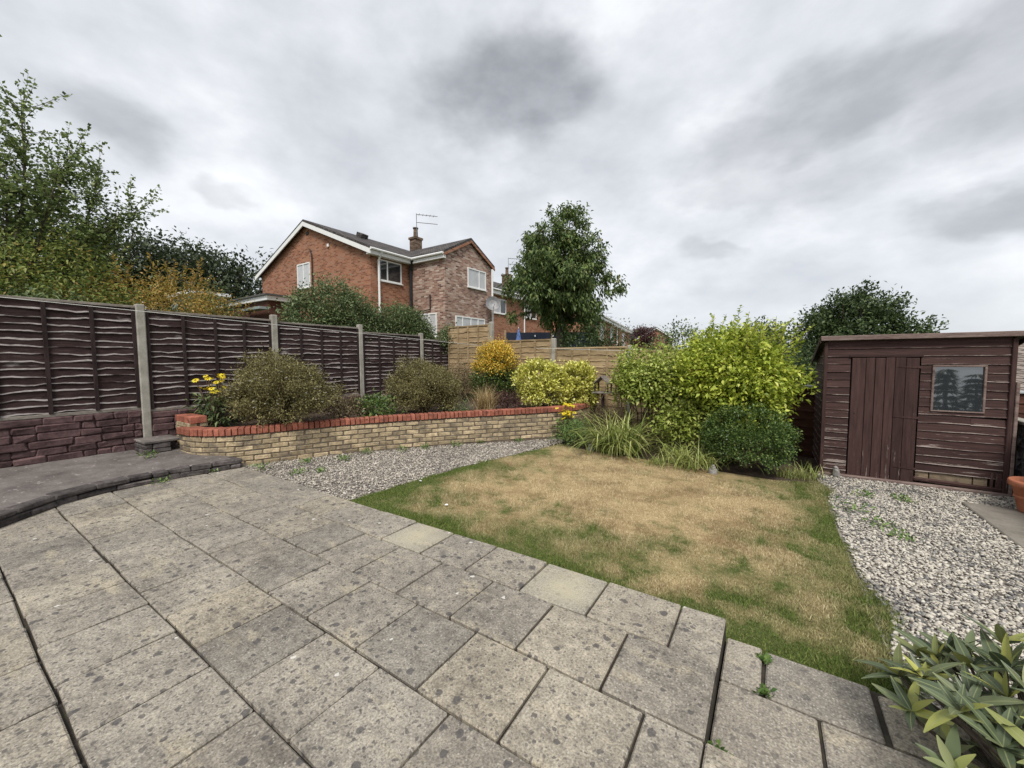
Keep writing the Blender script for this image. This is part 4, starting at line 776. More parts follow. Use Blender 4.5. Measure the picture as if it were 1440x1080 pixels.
# neighbour's navy screen with a folded parasol
scr = thing('garden_screen', 'dark navy garden screen panels behind the tan fence', 'screen', (-8.9, 15.8, 0.4))
p0, p1 = Vector((-10.2, 15.0, 0)), Vector((-6.6, 17.3, 0)); dv = (p1-p0)/2; an = math.atan2(dv.y, dv.x)
for k in range(2): MB().box((0, 0, 0), (dv.length-0.08, 0.03, 2.0), Matrix.Rotation(an, 3, 'Z')).build('panel', M_BLUE, scr, tuple(p0+dv*(k+.5)+Vector((0, 0, 1.72))))
for k in range(3): MB().box((0, 0, 0), (0.09, 0.09, 2.4), cham=0.01).build('post', M_TAN, scr, tuple(p0+dv*k+Vector((0, 0, 1.62))))
for k in range(5): MB().lathe([(0, .05), (.035, .03), (.03, -.03), (0, -.05)], 8).build('lantern', M_WHITE, scr, tuple(p0+dv*(.25+.38*k)+Vector((.05, -.06, 2.55))))
par = thing('parasol', 'folded blue and white parasol standing at the navy screen', 'parasol', (-9.55, 15.1, 0.5))
MB().tube([(-9.55, 15.1, 0.5), (-9.55, 15.1, 2.95)], 0.02, 6).build('pole', M_WHITE, par); MB().lathe([(0.02, 2.9), (0.05, 2.75), (0.10, 2.5), (0.16, 2.2), (0.2, 1.9), (0.15, 1.6)], 10, (-9.55, 15.1, 0)).build('canopy', M_PARA, par)

# ------------------------------------------------------------------ plants
def leaf_mesh(name, P, D, N, L, W, mat, fold=0.12, droop=0.0, mid=0.45):
    n = len(P); D = unit(D); S = unit(np.cross(D, N)); Nn = np.cross(S, D); L = np.broadcast_to(L, n)[:, None]; W = np.broadcast_to(W, n)[:, None]
    dz = np.array([0, 0, 1.0])
    V = np.stack([P, P+D*L*mid+S*W/2+Nn*W*fold, P+D*L-dz*L*droop, P+D*L*mid-S*W/2+Nn*W*fold], 1)
    i = np.arange(n)[:, None]*4; F = np.concatenate([i+np.array([[0, 1, 2]]), i+np.array([[0, 2, 3]])])
    return mesh_np(name, V.reshape(-1, 3), F, 3, mat)
def lumpy(d, seed, amp):
    r = np.random.default_rng(seed); s = np.zeros(len(d))
    for k in range(5): a = unit(r.normal(size=3)); s += np.sin(d@a*r.uniform(2, 5.5)+r.uniform(0, 6.3))
    return 1+amp*s/2.2
def clump_centres(n, c, rad, seed, surf=0.75, lump=0.22, zmin=-1.0):
    d = rdir(n*3); d = d[d[:, 2] > zmin][:n]; r = (surf+(1-surf)*RNG.random(len(d)))*np.where(RNG.random(len(d)) < 0.7, 1, RNG.random(len(d))**0.5)
    return np.array(c)+d*(r*lumpy(d, seed, lump))[:, None]*np.array(rad)
def foliage(centres, c, per, sig, lmin, lmax, asp, mat, name='foliage', up=0.3, out=0.5, jit=0.9, droop=0.1, fold=0.12, flat=1.0):
    n = len(centres)*per; P = np.repeat(centres, per, 0)+RNG.normal(0, 1, (n, 3))*np.array([sig, sig, sig*flat])
    o = unit(P-np.array(c)); D = o*out+rdir(n)*jit+np.array([0, 0, up]); L = RNG.uniform(lmin, lmax, n)
    N = rdir(n)*0.7+np.array([0, 0, 1.0])+o*0.4
    return leaf_mesh(name, P, D, N, L, L*asp, mat, fold, droop)
def limbs(mb, base, centres, r0, seed, fork=0.35, bend=0.15, n=5, rt=0.25, k=None):
    rr = np.random.default_rng(seed); base = np.array(base, float)
    for c in centres:
        m = base+(c-base)*fork; m[:2] = base[:2]+(c[:2]-base[:2])*fork*0.55; m = m+rr.normal(0, bend, 3)*0.4
        q = base+(c-base)*0.72+rr.normal(0, bend, 3)*0.4
        mb.tube([base, m, q, c], [r0, r0*0.7, r0*0.4, r0*rt], n, cap=False)
def shrub(name, label, cat, base, size, ncl, per, lmin, lmax, asp, mat, seed, sig=0.07, surf=0.72, lump=0.2, up=0.35, out=0.6, jit=0.9, droop=0.1, stem=0.012, nst=18, group=None, extra=None, zc=0.5, flat=1.0, zmin=-0.75):
    b = np.array(base, float); w_, d_, h_ = size; c = b+np.array([0, 0, h_*zc]); rad = np.array([w_/2, d_/2, h_*(1-zc)])
    t = thing(name, label, cat, tuple(b), group); cc = clump_centres(ncl, c, rad, seed, surf, lump, zmin); cc[:, 2] = np.maximum(cc[:, 2], b[2]+0.03)
    me = foliage(cc, c, per, sig, lmin, lmax, asp, mat, up=up, out=out, jit=jit, droop=droop, flat=flat); link(bpy.data.objects.new('foliage', me), t)
    mb = MB(); limbs(mb, b, cc[:nst], stem, seed, bend=0.06, n=4); mb.build('stems', M_TWIG, t)
    if extra: extra(t, c, rad, cc)
    return t
def strap(name, base, n, lmin, lmax, wd, mat, seed, spread=0.12, arch=0.9, segs=6, parent=None, up=(0.6, 1.2)):
    V = []; F = []; rr = random.Random(seed)
    for i in range(n):
        a = rr.uniform(0, 2*pi); L = rr.uniform(lmin, lmax); el = rr.uniform(*up); bx_ = base[0]+rr.gauss(0, spread); by_ = base[1]+rr.gauss(0, spread); dx, dy = cos(a), sin(a); x = y = 0; z = 0; o = len(V); tw = wd*rr.uniform(.6, 1.2)
        e = el; ar = arch*rr.uniform(.5, 1.4)
        for k in range(segs):
            t = k/(segs-1); ww = tw*(0.75+0.5*t if t < .4 else 0.95*(1-t)/0.6+0.02)
            V += [(bx_+dx*x-dy*ww, by_+dy*x+dx*ww, base[2]+z), (bx_+dx*x+dy*ww, by_+dy*x-dx*ww, base[2]+z)]
            x += cos(e)*L/(segs-1); z += sin(e)*L/(segs-1); e -= ar*2/(segs-1); z = max(z, 0.01)
        for k in range(segs-1): F.append((o+2*k, o+2*k+1, o+2*k+3, o+2*k+2))
    me = mesh_np(name, V, F, 4, mat); return link(bpy.data.objects.new(name, me), parent)
def daisy_mesh(mat, r=0.035, n=9):
    mb = MB()
    for k in range(n):
        a = 2*pi*k/n; c, s = cos(a), sin(a); w2 = r*0.3
        mb.add([(0.2*r*c, 0.2*r*s, 0.004), (0.65*r*c-w2*s, 0.65*r*s+w2*c, 0.004), (r*c, r*s, -0.008), (0.65*r*c+w2*s, 0.65*r*s-w2*c, 0.004)], [(0, 1, 2, 3)])
    return mb.mesh('flower', mat)
CONE = None
def rudbeckia(label, base, w_, h_, nfl, seed, nleaf=240):
    t = thing('coneflower', label, 'flower', base); r = random.Random(seed); mb = MB(); fm = [daisy_mesh(M_YFLOW, 0.04+0.006*k) for k in range(3)]
    cm = MB().lathe([(0.0, 0.02), (0.011, 0.014), (0.013, 0.0)], 8).mesh('cone', M_BARK)
    for i in range(nfl):
        x, y = base[0]+r.gauss(0, w_*.22), base[1]+r.gauss(0, w_*.18); z = base[2]+h_*r.uniform(.62, 1.0)
        mb.tube([(base[0]+r.gauss(0, .06), base[1]+r.gauss(0, .06), base[2]), ((x+base[0])/2, (y+base[1])/2, base[2]+(z-base[2])*.5), (x, y, z)], 0.0045, 4, cap=False)
        fo = inst('flower', r.choice(fm), t, (x, y, z), (r.uniform(-.5, .9), r.uniform(-.5, .5), r.uniform(0, 6)))
        inst('cone', cm, fo, (x, y, z+0.002)) if False else None
    P = np.array(base)+RNG.normal(0, 1, (nleaf, 3))*np.array([w_*.24, w_*.2, 0])+np.c_[np.zeros(nleaf), np.zeros(nleaf), RNG.uniform(0.02, h_*.62, nleaf)]
    D = rdir(nleaf)+np.array([0, 0, .35]); D[:, :2] += (P-np.array(base))[:, :2]*4
    link(bpy.data.objects.new('foliage', leaf_mesh('foliage', P, D, rdir(nleaf)*.5+np.array([0, 0, 1]), RNG.uniform(.08, .15, nleaf), .045, LF_GREEN if nleaf < 200 else LF_IVY, droop=.3)), t)
    mb.build('stems', M_TWIG, t)
def wflowers(n, mat, r, top=0.0):
    def f(t, c, rad, cc):
        d = rdir(n*2); d = d[d[:, 2] > -0.3+top][:n]; P = c+d*rad*1.03; V = []; F = []; nn = len(P)
        ln = leaf_mesh('blossom', np.repeat(P, 4, 0), np.tile(np.array([(1, 0, .3), (0, 1, .3), (-1, 0, .3), (0, -1, .3)], float), (nn, 1)), np.tile(np.array([(0, 0, 1.0)]), (nn*4, 1)), r, r*.8, mat); structure(link(bpy.data.objects.new('blossom', ln), t), 'stuff')
    return f
# raised bed
rudbeckia('yellow coneflowers with dark leaves growing by the brick pier', (-7.56, 2.66, 0.41), 0.62, 0.9, 26, 3, 360)
shrub('rock_rose_bush', 'big olive brown bush dotted with small white flowers behind the curved wall', 'bush', (-6.62, 3.28, 0.41), (1.85, 1.45, 1.14), 430, 95, 0.025, 0.052, 0.38, LF_CIST, 21, sig=0.055, surf=0.62, lump=0.22, nst=90, stem=0.009, extra=wflowers(75, M_WFLOW, 0.021))
shrub('perennial_clump', 'low straggly green and brown perennials between the two olive bushes', 'plant', (-6.25, 4.15, 0.41), (0.95, 0.8, 0.5), 60, 30, 0.03, 0.07, 0.4, LF_BRN, 22, sig=0.09, surf=0.3, nst=30, stem=0.005)
shrub('leafy_plant', 'small dark green leafy plant in front of the second concrete post', 'plant', (-5.95, 4.55, 0.41), (0.55, 0.5, 0.4), 36, 24, 0.05, 0.09, 0.5, LF_BOX, 23, sig=0.07, nst=12)
strap('stalks', (-6.9, 4.9, 0.41), 40, 0.4, 0.75, 0.005, LF_BRN, 5, 0.25, 0.15, 5, thing('dried_stalks', 'dried brown flower stalks standing before the dark fence', 'plant', (-6.9, 4.9, 0.41)), (1.1, 1.5))
shrub('olive_bush', 'rounded dark olive bush without flowers in the middle of the bed', 'bush', (-5.72, 5.55, 0.41), (1.75, 1.4, 1.04), 420, 95, 0.024, 0.05, 0.38, LF_CIST, 31, sig=0.055, surf=0.62, lump=0.2, nst=80, stem=0.009)
shrub('leafy_plant', 'low bright green leafy plant at the foot of the olive bush', 'plant', (-5.02, 5.72, 0.41), (0.55, 0.5, 0.28), 36, 26, 0.03, 0.055, 0.5, LF_IVY, 24, sig=0.06, nst=8)
shrub('twiggy_shrub', 'brown half bare twiggy shrub in the corner of the fences', 'bush', (-6.75, 7.9, 0.41), (1.2, 0.9, 1.1), 150, 42, 0.02, 0.05, 0.35, LF_BRN, 32, sig=0.1, surf=0.4, nst=60, stem=0.008)
dg = thing('dry_grass', 'tuft of straw coloured ornamental grass beside the olive bush', 'grass', (-5.0, 6.6, 0.41)); structure(strap('blades', (-5.0, 6.6, 0.41), 420, 0.35, 0.72, 0.0045, LF_STRAW, 8, 0.09, 0.35, 6, dg, (0.8, 1.5)), 'stuff')
shrub('sedum_plant', 'low purplish brown plant under the amber topped evergreen', 'plant', (-4.75, 7.0, 0.41), (0.75, 0.6, 0.38), 50, 30, 0.025, 0.05, 0.55, LF_BURG, 25, sig=0.07, nst=12)
def eu_top(t, c, rad, cc):
    cc2 = np.repeat(cc[(cc[:, 2] > c[2]+rad[2]*0.1)], 2, 0)*1.0; cc2 = c+(cc2-c)*1.05+np.array([0, 0, 0.03]); link(bpy.data.objects.new('golden_top', foliage(cc2, c, 62, .075, .03, .055, .55, LF_EUT, name='golden_top', up=.5)), t)
shrub('euonymus_bush', 'clipped evergreen with dark green sides and amber yellow top', 'bush', (-5.72, 8.0, 0.41), (1.25, 0.8, 1.48), 230, 45, 0.03, 0.055, 0.55, LF_BOX, 33, sig=0.07, surf=0.8, lump=0.1, extra=eu_top)
shrub('golden_choisya', 'larger lemon yellow leafed bush left of the bird table', 'bush', (-4.15, 7.5, 0.41), (1.2, 1.0, 1.02), 230, 60, 0.045, 0.085, 0.45, LF_GOLD, 34, sig=0.042, surf=0.82, lump=0.16, up=0.6)
shrub('golden_choisya', 'smaller upright lemon yellow bush next to the bird table', 'bush', (-3.55, 8.05, 0.3), (0.85, 0.7, 1.14), 150, 60, 0.045, 0.085, 0.45, LF_GOLD, 35, sig=0.042, surf=0.82, lump=0.16, up=0.6)
# border beyond the lawn
rudbeckia('orange yellow coneflowers at the end of the curved wall', (-3.25, 6.95, -0.08), 0.42, 0.72, 34, 4, 150)
shrub('heather_mound', 'faded brown heather mound behind the strap leaved clump', 'plant', (-2.75, 7.4, -0.1), (1.15, 0.8, 0.62), 150, 40, 0.02, 0.045, 0.3, LF_BRN, 36, sig=0.06, up=0.9, nst=10)
shrub('leafy_plant', 'loose green foliage at the lawn edge under the coneflowers', 'plant', (-3.0, 6.72, -0.1), (0.75, 0.5, 0.42), 80, 26, 0.03, 0.07, 0.25, LF_GREEN, 37, sig=0.08, nst=10)
dl = thing('daylily', 'large clump of arching strap leaves edging the lawn', 'plant', (-2.18, 6.68, -0.1)); structure(strap('blades', (-2.18, 6.68, -0.1), 480, 0.6, 1.15, 0.012, LF_STRAP, 9, 0.17, 0.95, 8, dl, (0.7, 1.5)), 'stuff')
dl2 = thing('daylily', 'smaller grassy clump between the strap leaves and clipped dark bush', 'plant', (-0.98, 6.5, -0.12)); structure(strap('blades', (-0.98, 6.5, -0.12), 330, 0.3, 0.62, 0.007, LF_STRAP, 10, 0.2, 0.9, 7, dl2, (0.6, 1.4)), 'stuff')
def gapper(t, c, rad, cc):
    mb = MB(); r = random.Random(5)
    for i in range(26): x, y = -1.9+r.gauss(0, .42), 7.6+r.gauss(0, .15); mb.tube([(x, y, -.1), (x+r.gauss(0, .05), y+r.gauss(0, .05), .45), (x+r.gauss(0, .2), y+r.gauss(0, .1), .95+r.random()*.4)], [.012, .01, .006], 4, cap=False)
    mb.build('bare_canes', M_TWIG, t)
def rose(t, c, rad, cc):
    gapper(t, c, rad, cc); mb = MB(); r = random.Random(2)
    for k in range(16): a = 2.4*k; rr = .012+.0032*k; mb.add([(rr*cos(a)*.5, rr*sin(a)*.5, 0), (rr*cos(a-.6), rr*sin(a-.6), .03-.0008*k), (rr*cos(a)*1.25, rr*sin(a)*1.25, .045-.0016*k), (rr*cos(a+.6), rr*sin(a+.6), .03-.0008*k)], [(0, 1, 2, 3)])
    o = mb.build('rose_flower', M_PFLOW, t, (-1.02, 6.92, 1.32)); o.rotation_euler = (1.1, 0.2, 0.3); o.scale = (1.35,)*3
shrub('climbing_shrub', 'yellow green climber on bare canes with one peach rose, against the tan fence', 'bush', (-1.85, 7.55, 0.55), (1.65, 1.1, 1.05), 220, 56, 0.05, 0.09, 0.55, LF_CLIM, 38, sig=0.085, surf=0.5, lump=0.28, zc=0.52, nst=50, stem=0.007, extra=rose, zmin=-0.9, droop=0.25)
shrub('leafy_plant', 'trailing green leaves hanging below the climber by the clipped bush', 'plant', (-1.2, 7.05, -0.1), (0.8, 0.5, 1.05), 100, 26, 0.05, 0.09, 0.55, LF_CLIM, 39, sig=0.09, surf=0.4, droop=0.3)
def shoots(n, h0, h1, seed, mat, spread=1.0):
    def f(t, c, rad, cc):
        r = random.Random(seed); mb = MB(); P = []; D = []
        for i in range(n):
            a = r.uniform(0, 6.28); q = r.random()**.5*.85; b = Vector((c[0]+rad[0]*q*cos(a)*spread, c[1]+rad[1]*q*sin(a), c[2]+rad[2]*(1-q*q)**.5*.85)); d = Vector((r.gauss(.12, .25)+cos(a)*.3*q, r.gauss(0, .2), 1)).normalized(); L = r.uniform(h0, h1)
            mb.tube([b, b+d*L], [.005, .002], 4, cap=False)
            for k in range(int(L/.022)):
                P.append(b+d*(.022*k)); D.append(Vector((r.gauss(0, 1), r.gauss(0, 1), .5)))
        structure(mb.build('shoots', M_TWIG, t), 'stuff'); n2 = len(P); link(bpy.data.objects.new('shoot_leaves', leaf_mesh('shoot_leaves', np.array(P), np.array(D), rdir(n2)*.4+np.array([0, 0, 1]), RNG.uniform(.05, .09, n2), .045, mat)), t)
    return f
shrub('mock_orange', 'tall bright yellow green shrub with upright shoots beside the shed', 'bush', (-0.40, 7.3, 0.45), (1.72, 1.3, 1.42), 340, 62, 0.05, 0.095, 0.55, LF_PHIL, 40, sig=0.095, surf=0.6, lump=0.22, up=0.45, zc=0.5, nst=70, stem=0.01, extra=shoots(60, .25, .62, 6, LF_PHIL), zmin=-0.85, droop=0.2)
shrub('leafy_plant', 'dark green shaded leaves under the yellow green shrub', 'bush', (-0.42, 7.45, -0.12), (1.3, 0.8, 0.95), 120, 34, 0.05, 0.09, 0.55, LF_IVY, 41, sig=0.1, surf=0.4)
shrub('clipped_bush', 'clipped rounded dark glossy evergreen at the corner of the lawn', 'bush', (-0.27, 6.72, -0.14), (1.16, 0.95, 0.92), 300, 60, 0.022, 0.042, 0.55, LF_BOX, 42, sig=0.045, surf=0.88, lump=0.06, up=0.2, out=0.9)
for i, (x, y, s) in enumerate([(0.5, 7.0, 0.3), (0.25, 6.9, 0.25), (-1.45, 6.3, 0.25)]):
    wt = thing('grass_tuft', ['wispy grass tuft at the foot of the shed corner', 'wispy grass tuft beside the clipped bush base', 'wispy grass tuft in front of the strap leaves'][i], 'grass', (x, y, gz(x, y)-.05)); structure(strap('blades', (x, y, gz(x, y)-.05), 130, s*.5, s*1.2, 0.004, LF_STRAP, 50+i, s*.35, .6, 5, wt, (.7, 1.5)), 'stuff')
orn = [(-2.62, 6.5, 'small pale stone ornament under the strap leaves'), (-0.66, 6.32, 'small pale stone ornament at the foot of the grassy clump')]
for x, y, lb in orn:
    o = MB().box((0, 0, .05), (.11, .09, .13), cham=.03, jit=.014).box((.01, .0, .12), (.07, .06, .07), cham=.02, jit=.01).build('stone_ornament', M_GREYSTONE, None, (x, y, gz(x, y)-.05), smooth=True); tag(o, lb, 'ornament')
bt_ = thing('bird_table', 'small dark wooden bird table with pitched roof before the tan fence', 'bird table', (-2.95, 8.0, -0.1))
MB().box((0, 0, .42), (.06, .06, .9), cham=.006).build('post', M_DBAT, bt_, (-2.95, 8.0, -0.1)); MB().box((0, 0, 0), (.36, .3, .03), cham=.005).build('tray', M_DCAP, bt_, (-2.95, 8.0, .79))
for s_ in (-1, 1): MB().box((0, 0, 0), (.24, .3, .02), Matrix.Rotation(s_*.75, 3, 'Y'), cham=.004).build('roof_board', M_DCAP, bt_, (-2.95+s_*.08, 8.0, 1.06))
for sx in (-.14, .14):
    for sy in (-.11, .11): MB().box((0, 0, 0), (.025, .025, .2)).build('upright', M_DBAT, bt_, (-2.95+sx, 8.0+sy, .9))
# weeds on gravel and joints
wspots = [(-5.95, 2.62, .2), (-6.28, 2.15, .16), (-6.30, 1.62, .12), (-5.25, 2.75, .16), (-5.75, 3.15, .15), (-5.45, 3.55, .17), (-5.55, 4.05, .18), (-5.2, 4.5, .16), (-5.0, 4.85, .15), (-4.7, 5.3, .15), (-7.2, 1.72, .17), (-4.5, 5.75, .13), (-4.0, 6.3, .12), (-5.1, 3.0, .1), (0.015, 2.12, .05), (0.015, 2.36, .05), (1.0, 6.3, .16), (1.35, 6.35, .15), (0.95, 5.2, .2), (0.8, 5.6, .22), (1.05, 4.95, .15), (1.85, 4.35, .2), (-0.13, 1.68, .07)]
wl_ = ['small green weed at the foot of the curved wall', 'small green weed in a paving joint', 'flat green weed on the white gravel']
for i, (x, y, s) in enumerate(wspots):
    kind = 2 if x > .5 else (1 if x > -.5 or (x < -6 and y < 2.5) else 0); n = 46; z = (gz(x, y) if kind != 1 else 0.0); z = 0.17 if x < -7 else (-0.085 if -.5 < x < .5 else z)
    own = {1: 'green weed at the tip of the dark terrace edging', 2: 'green weed rooted under the dark terrace edging', 10: 'green weed at the foot of the small stone step', 14: 'tiny weed where four lower slabs meet', 15: 'tiny weed in the joint beside the short lower slab', 22: 'small leafy weed under the edge of the patio step', 0: 'bushy weed where wall, gravel and paving meet', 21: 'dark weed at the edge of the concrete path', 18: 'spreading weed between the lawn edge and white gravel'}
    t = thing('weed', own.get(i, wl_[kind]), 'weed', (x, y, z), ['weeds in the small gravel', 'weeds in the paving', 'weeds in the white gravel'][kind])
    P = np.array((x, y, z))+np.c_[RNG.normal(0, s*.33, n), RNG.normal(0, s*.3, n), RNG.uniform(.0, s*.35, n)]; D = rdir(n)+np.array([0, 0, .5])
    if kind == 1 and x > -1: D = D*.5+np.array([.5, -.2, .5])
    link(bpy.data.objects.new('foliage', leaf_mesh('foliage', P, D, rdir(n)*.4+np.array([0, 0, 1]), RNG.uniform(.025, .06, n)*(s/.15)**.5, .024, LF_GREEN)), t)
# rhododendron in the near corner: every leaf a piece of its own
rho = thing('rhododendron', 'rhododendron with long grey green leaf rosettes at the paving corner', 'bush', (0.98, 2.1, -0.1))
def rleaf(L, W, cup, dr):
    V = []; F = []; n = 7
    for i in range(n):
        t = i/(n-1); w2 = W/2*(sin(pi*min(1, t**.8*0.97+0.03)))**.75 if 0 < t < 1 else 0.002; z = -dr*L*t*t+0.06*L*t; V += [(L*t, -w2, z+cup*w2), (L*t, 0, z), (L*t, w2, z+cup*w2)]
    for i in range(n-1):
        for k in range(2): F.append((i*3+k, (i+1)*3+k, (i+1)*3+k+1, i*3+k+1))
    me = bpy.data.meshes.new('leaf'); me.from_pydata(V, [], F); me.polygons.foreach_set('use_smooth', np.ones(len(me.polygons), bool)); return me
M = Mat('rhododendron_leaf', 0.45, 0.4); nt = M.nt; oc = node(nt, 'ShaderNodeSeparateXYZ', {0: M.obj})
c = ramp(nt, M.rnd, [(0, (0.05, 0.072, 0.036)), (0.4, (0.10, 0.128, 0.066)), (0.66, (0.16, 0.185, 0.09)), (0.8, (0.26, 0.28, 0.075)), (1, (0.42, 0.42, 0.10))])
rib = mth(nt, 'SUBTRACT', 1.0, sstep(nt, mth(nt, 'ABSOLUTE', oc.outputs[1]), 0.0006, 0.0022)); c = mixc(nt, mth(nt, 'MULTIPLY', rib, .6), c, (0.3, 0.32, 0.15)); c = mixc(nt, mth(nt, 'MULTIPLY', sstep(nt, noise(nt, M.pos, 18, 3), .58, .75), .4), c, (0.17, 0.13, 0.05)); M.base(c); M.bump(noise(nt, scaled(nt, M.obj, (1, 3, 1)), 45, 4, 0.6), 0.35, 0.004)
tr = node(nt, 'ShaderNodeBsdfTranslucent', {'Color': c}); mx = node(nt, 'ShaderNodeMixShader', {0: .16, 1: M.b.outputs[0], 2: tr.outputs[0]}); nt.links.new(mx.outputs[0], M.out.inputs[0]); M_RL = M.m
rl = []
for L, W, cu, dr in ((.125, .032, .25, .12), (.14, .035, .2, .2), (.11, .03, .3, .05), (.095, .028, .3, -.05), (.135, .038, .15, .3)):
    me = rleaf(L, W, cu, dr); me.materials.append(M_RL); rl.append(me)
r = random.Random(12); mb = MB(); cnt = 0; ros = []
while len(ros) < 84:
    a = r.uniform(0, 2*pi); q = r.random()**.5; p = Vector((0.99+.55*q*cos(a), 2.08+.52*q*sin(a), -.02+.40*max(0, 1-q*q)**.5+r.uniform(-.1, .06)))
    if all((p-o).length > .07 for o in ros): ros.append(p)
xmb = MB(); ros.sort(key=lambda p: (p.x-.6)**2+(p.y-2.1)**2-p.z)
for p in ros:
    rd = Vector((p.x-.99, p.y-2.08, 0)); ax = (Vector((0, 0, 1))+rd*1.1+Vector((r.gauss(0, .15), r.gauss(0, .15), 0))).normalized(); root = Vector((.95+r.gauss(0, .08), 2.1+r.gauss(0, .08), -.12))
    mb.tube([root, root.lerp(p, .45)+Vector((0, 0, -.03)), p-ax*.05, p], [.011, .009, .006, .005], 5, cap=False)
    nl = r.choice((7, 8, 8, 9)); extra_ = cnt > 288; a0 = r.uniform(0, 6.28); qx = ax.to_track_quat('Z', 'X')
    for k in range(nl):
        a = a0+2*pi*k/nl+r.uniform(-.2, .2); tilt = r.uniform(.15, .75) if k % 2 else r.uniform(.5, 1.05)
        R = qx.to_matrix() @ Matrix.Rotation(a, 3, 'Z') @ Matrix.Rotation(-tilt, 3, 'Y') @ Matrix.Rotation(r.uniform(-.3, .3), 3, 'X')
        sc = r.uniform(.75, 1.15); me = r.choice(rl)
        if extra_: xmb.add([p+R @ (v.co*sc) for v in me.vertices], [tuple(f.vertices) for f in me.polygons])
        else: o = inst('leaf', me, rho, p, R.to_euler()); o.scale = (sc, sc, sc); cnt += 1
mb.build('stems', M_BARK, rho); structure(xmb.build('far_leaves', LF_RHOD, rho, smooth=True), 'stuff')
n = 420; P = np.array([1.0, 2.1, .02])+np.clip(RNG.normal(0, 1, (n, 3)), -1.5, 1.5)*np.array([.27, .25, .07])
structure(link(bpy.data.objects.new('inner_leaves', leaf_mesh('inner_leaves', P, rdir(n)+np.array([0, 0, .3]), rdir(n)*.3+np.array([0, 0, 1]), .12, .038, LF_RHOD)), rho), 'stuff')

# ------------------------------------------------------------------ trees
def clump_tree(name, label, base, c, rad, ncl, per, sig, lmin, lmax, asp, mat, seed, trunk=0.12, group=None, up=0.2, droop=0.1, surf=0.55, lump=0.2, nl=26, zmin=-1.0, low=None, jit=0.9):
    t = thing(name, label, 'tree', base, group); cc = clump_centres(ncl, c, rad, seed, surf, lump, zmin)
    link(bpy.data.objects.new('crown', foliage(cc, c, per, sig, lmin, lmax, asp, mat, name='crown', up=up, droop=droop, jit=jit)), t)
    b = Vector(base); top = Vector((c[0], c[1], c[2]-rad[2]*.45)); mb = MB(); mb.tube([b, b.lerp(top, .5)+Vector((trunk*.4, 0, 0)), top], [trunk*1.15, trunk, trunk*.75], 8)
    limbs(mb, tuple(top), cc[:nl], trunk*.42, seed, fork=.4, bend=.25*rad[0]*.3, n=5); mb.build('trunk', M_BARK, t); return t
clump_tree('cherry_tree', 'rounded cherry tree with drooping dark leaves rising behind the tan fence', (-6.2, 12.3, .5), (-6.15, 12.45, 4.35), (1.9, 1.9, 2.15), 470, 72, .105, .085, .16, .45, LF_CHERRY, 61, .13, up=-.7, droop=.25, surf=.45, lump=.14, nl=80)
shrub('dark_shrub', 'dense dark shrub at the foot of the cherry tree', 'bush', (-4.85, 12.2, .3), (2.3, 1.5, 2.35), 180, 40, .07, .12, .4, LF_DARK, 62, sig=.16, up=-.3)
clump_tree('twin_tree', 'dark rounded tree standing behind the shed roof', (2.75, 18.6, -1.6), (2.5, 18.7, 1.75), (1.95, 2.0, 2.1), 560, 75, .15, .09, .17, .5, LF_DARK, 63, .14, lump=.09, surf=.6)
shrub('hedge_shrub', 'leafy green hedge shrub showing above the tan fence by the climber', 'bush', (-2.2, 11.6, .2), (2.0, 1.5, 2.15), 170, 42, .05, .1, .5, LF_IVY, 64, sig=.13)
shrub('hedge_shrub', 'dull green shrub mass behind the mock orange and low fence', 'bush', (0.9, 12.5, -.9), (2.6, 1.8, 2.7), 170, 42, .06, .11, .5, LF_DARK, 65, sig=.16)
for i, (x, y, z, r_, lb) in enumerate([(-.4, 29.5, 2.2, 1.7, 'far grey green tree peeping over the mock orange shoots'), (3.0, 34, 1.2, 2.6, 'far low tree on the skyline between mock orange and shed'), (-16.3, 61.5, 4.2, 2.5, '')]):
    if i < 2: clump_tree('far_tree', lb, (x, y, -1.5), (x, y, z), (r_, r_, r_*.85), 90, 40, .3, .15, .28, .55, LF_DARK, 70+i, .15)
clump_tree('burgundy_tree', 'far burgundy leafed tree above the last roofs of the row', (-17.0, 62.5, -.8), (-17.0, 62.5, 4.6), (2.7, 2.4, 1.9), 90, 40, .35, .2, .35, .55, LF_BURG, 73, .2)
for i, (x, y, zt, rw, lb) in enumerate([(-55, 12.2, 14.6, 4.6, 'tallest dark oak of the distant row beyond the left tree'), (-52, 16.2, 13.9, 4.2, 'middle dark oak of the distant row above the bronze shrub'), (-47, 18.6, 12.1, 4.0, 'dark oak of the distant row nearest the house gable'), (-58, 8.0, 15, 5, 'distant dark oak half hidden behind the left tree')]):
    clump_tree('oak_tree', lb, (x, y, 3.5), (x, y, zt-4.2), (rw, rw, 4.4), 190, 46, .62, .28, .5, .6, LF_OAK, 80+i, .35, group='dark oaks in the distance', lump=.16)
shrub('dark_shrub', 'dark hedge in front of the garage beside the bronze shrub', 'bush', (-24, 8.3, 1.8), (4.5, 2.5, 3.0), 120, 40, .12, .22, .5, LF_DARK, 90, sig=.3)
shrub('garden_climber', 'big grey green climber billowing over the dark fence before the house', 'bush', (-8.75, 5.75, 1.1), (1.3, 2.5, 2.22), 420, 75, .04, .08, .55, LF_IVY, 91, sig=.1, lump=.22, surf=.7)
shrub('garden_climber', 'lower end of the climber draped over the dark fence near the corner post', 'bush', (-8.7, 7.75, 1.0), (1.25, 2.4, 2.0), 380, 75, .04, .08, .55, LF_IVY, 92, sig=.1, lump=.24, surf=.7)
shrub('garden_climber', 'ivy tuft hanging over the top of the corner fence post', 'bush', (-8.05, 8.75, 1.7), (.9, .9, .72), 80, 44, .04, .07, .55, LF_IVY, 93, sig=.09)
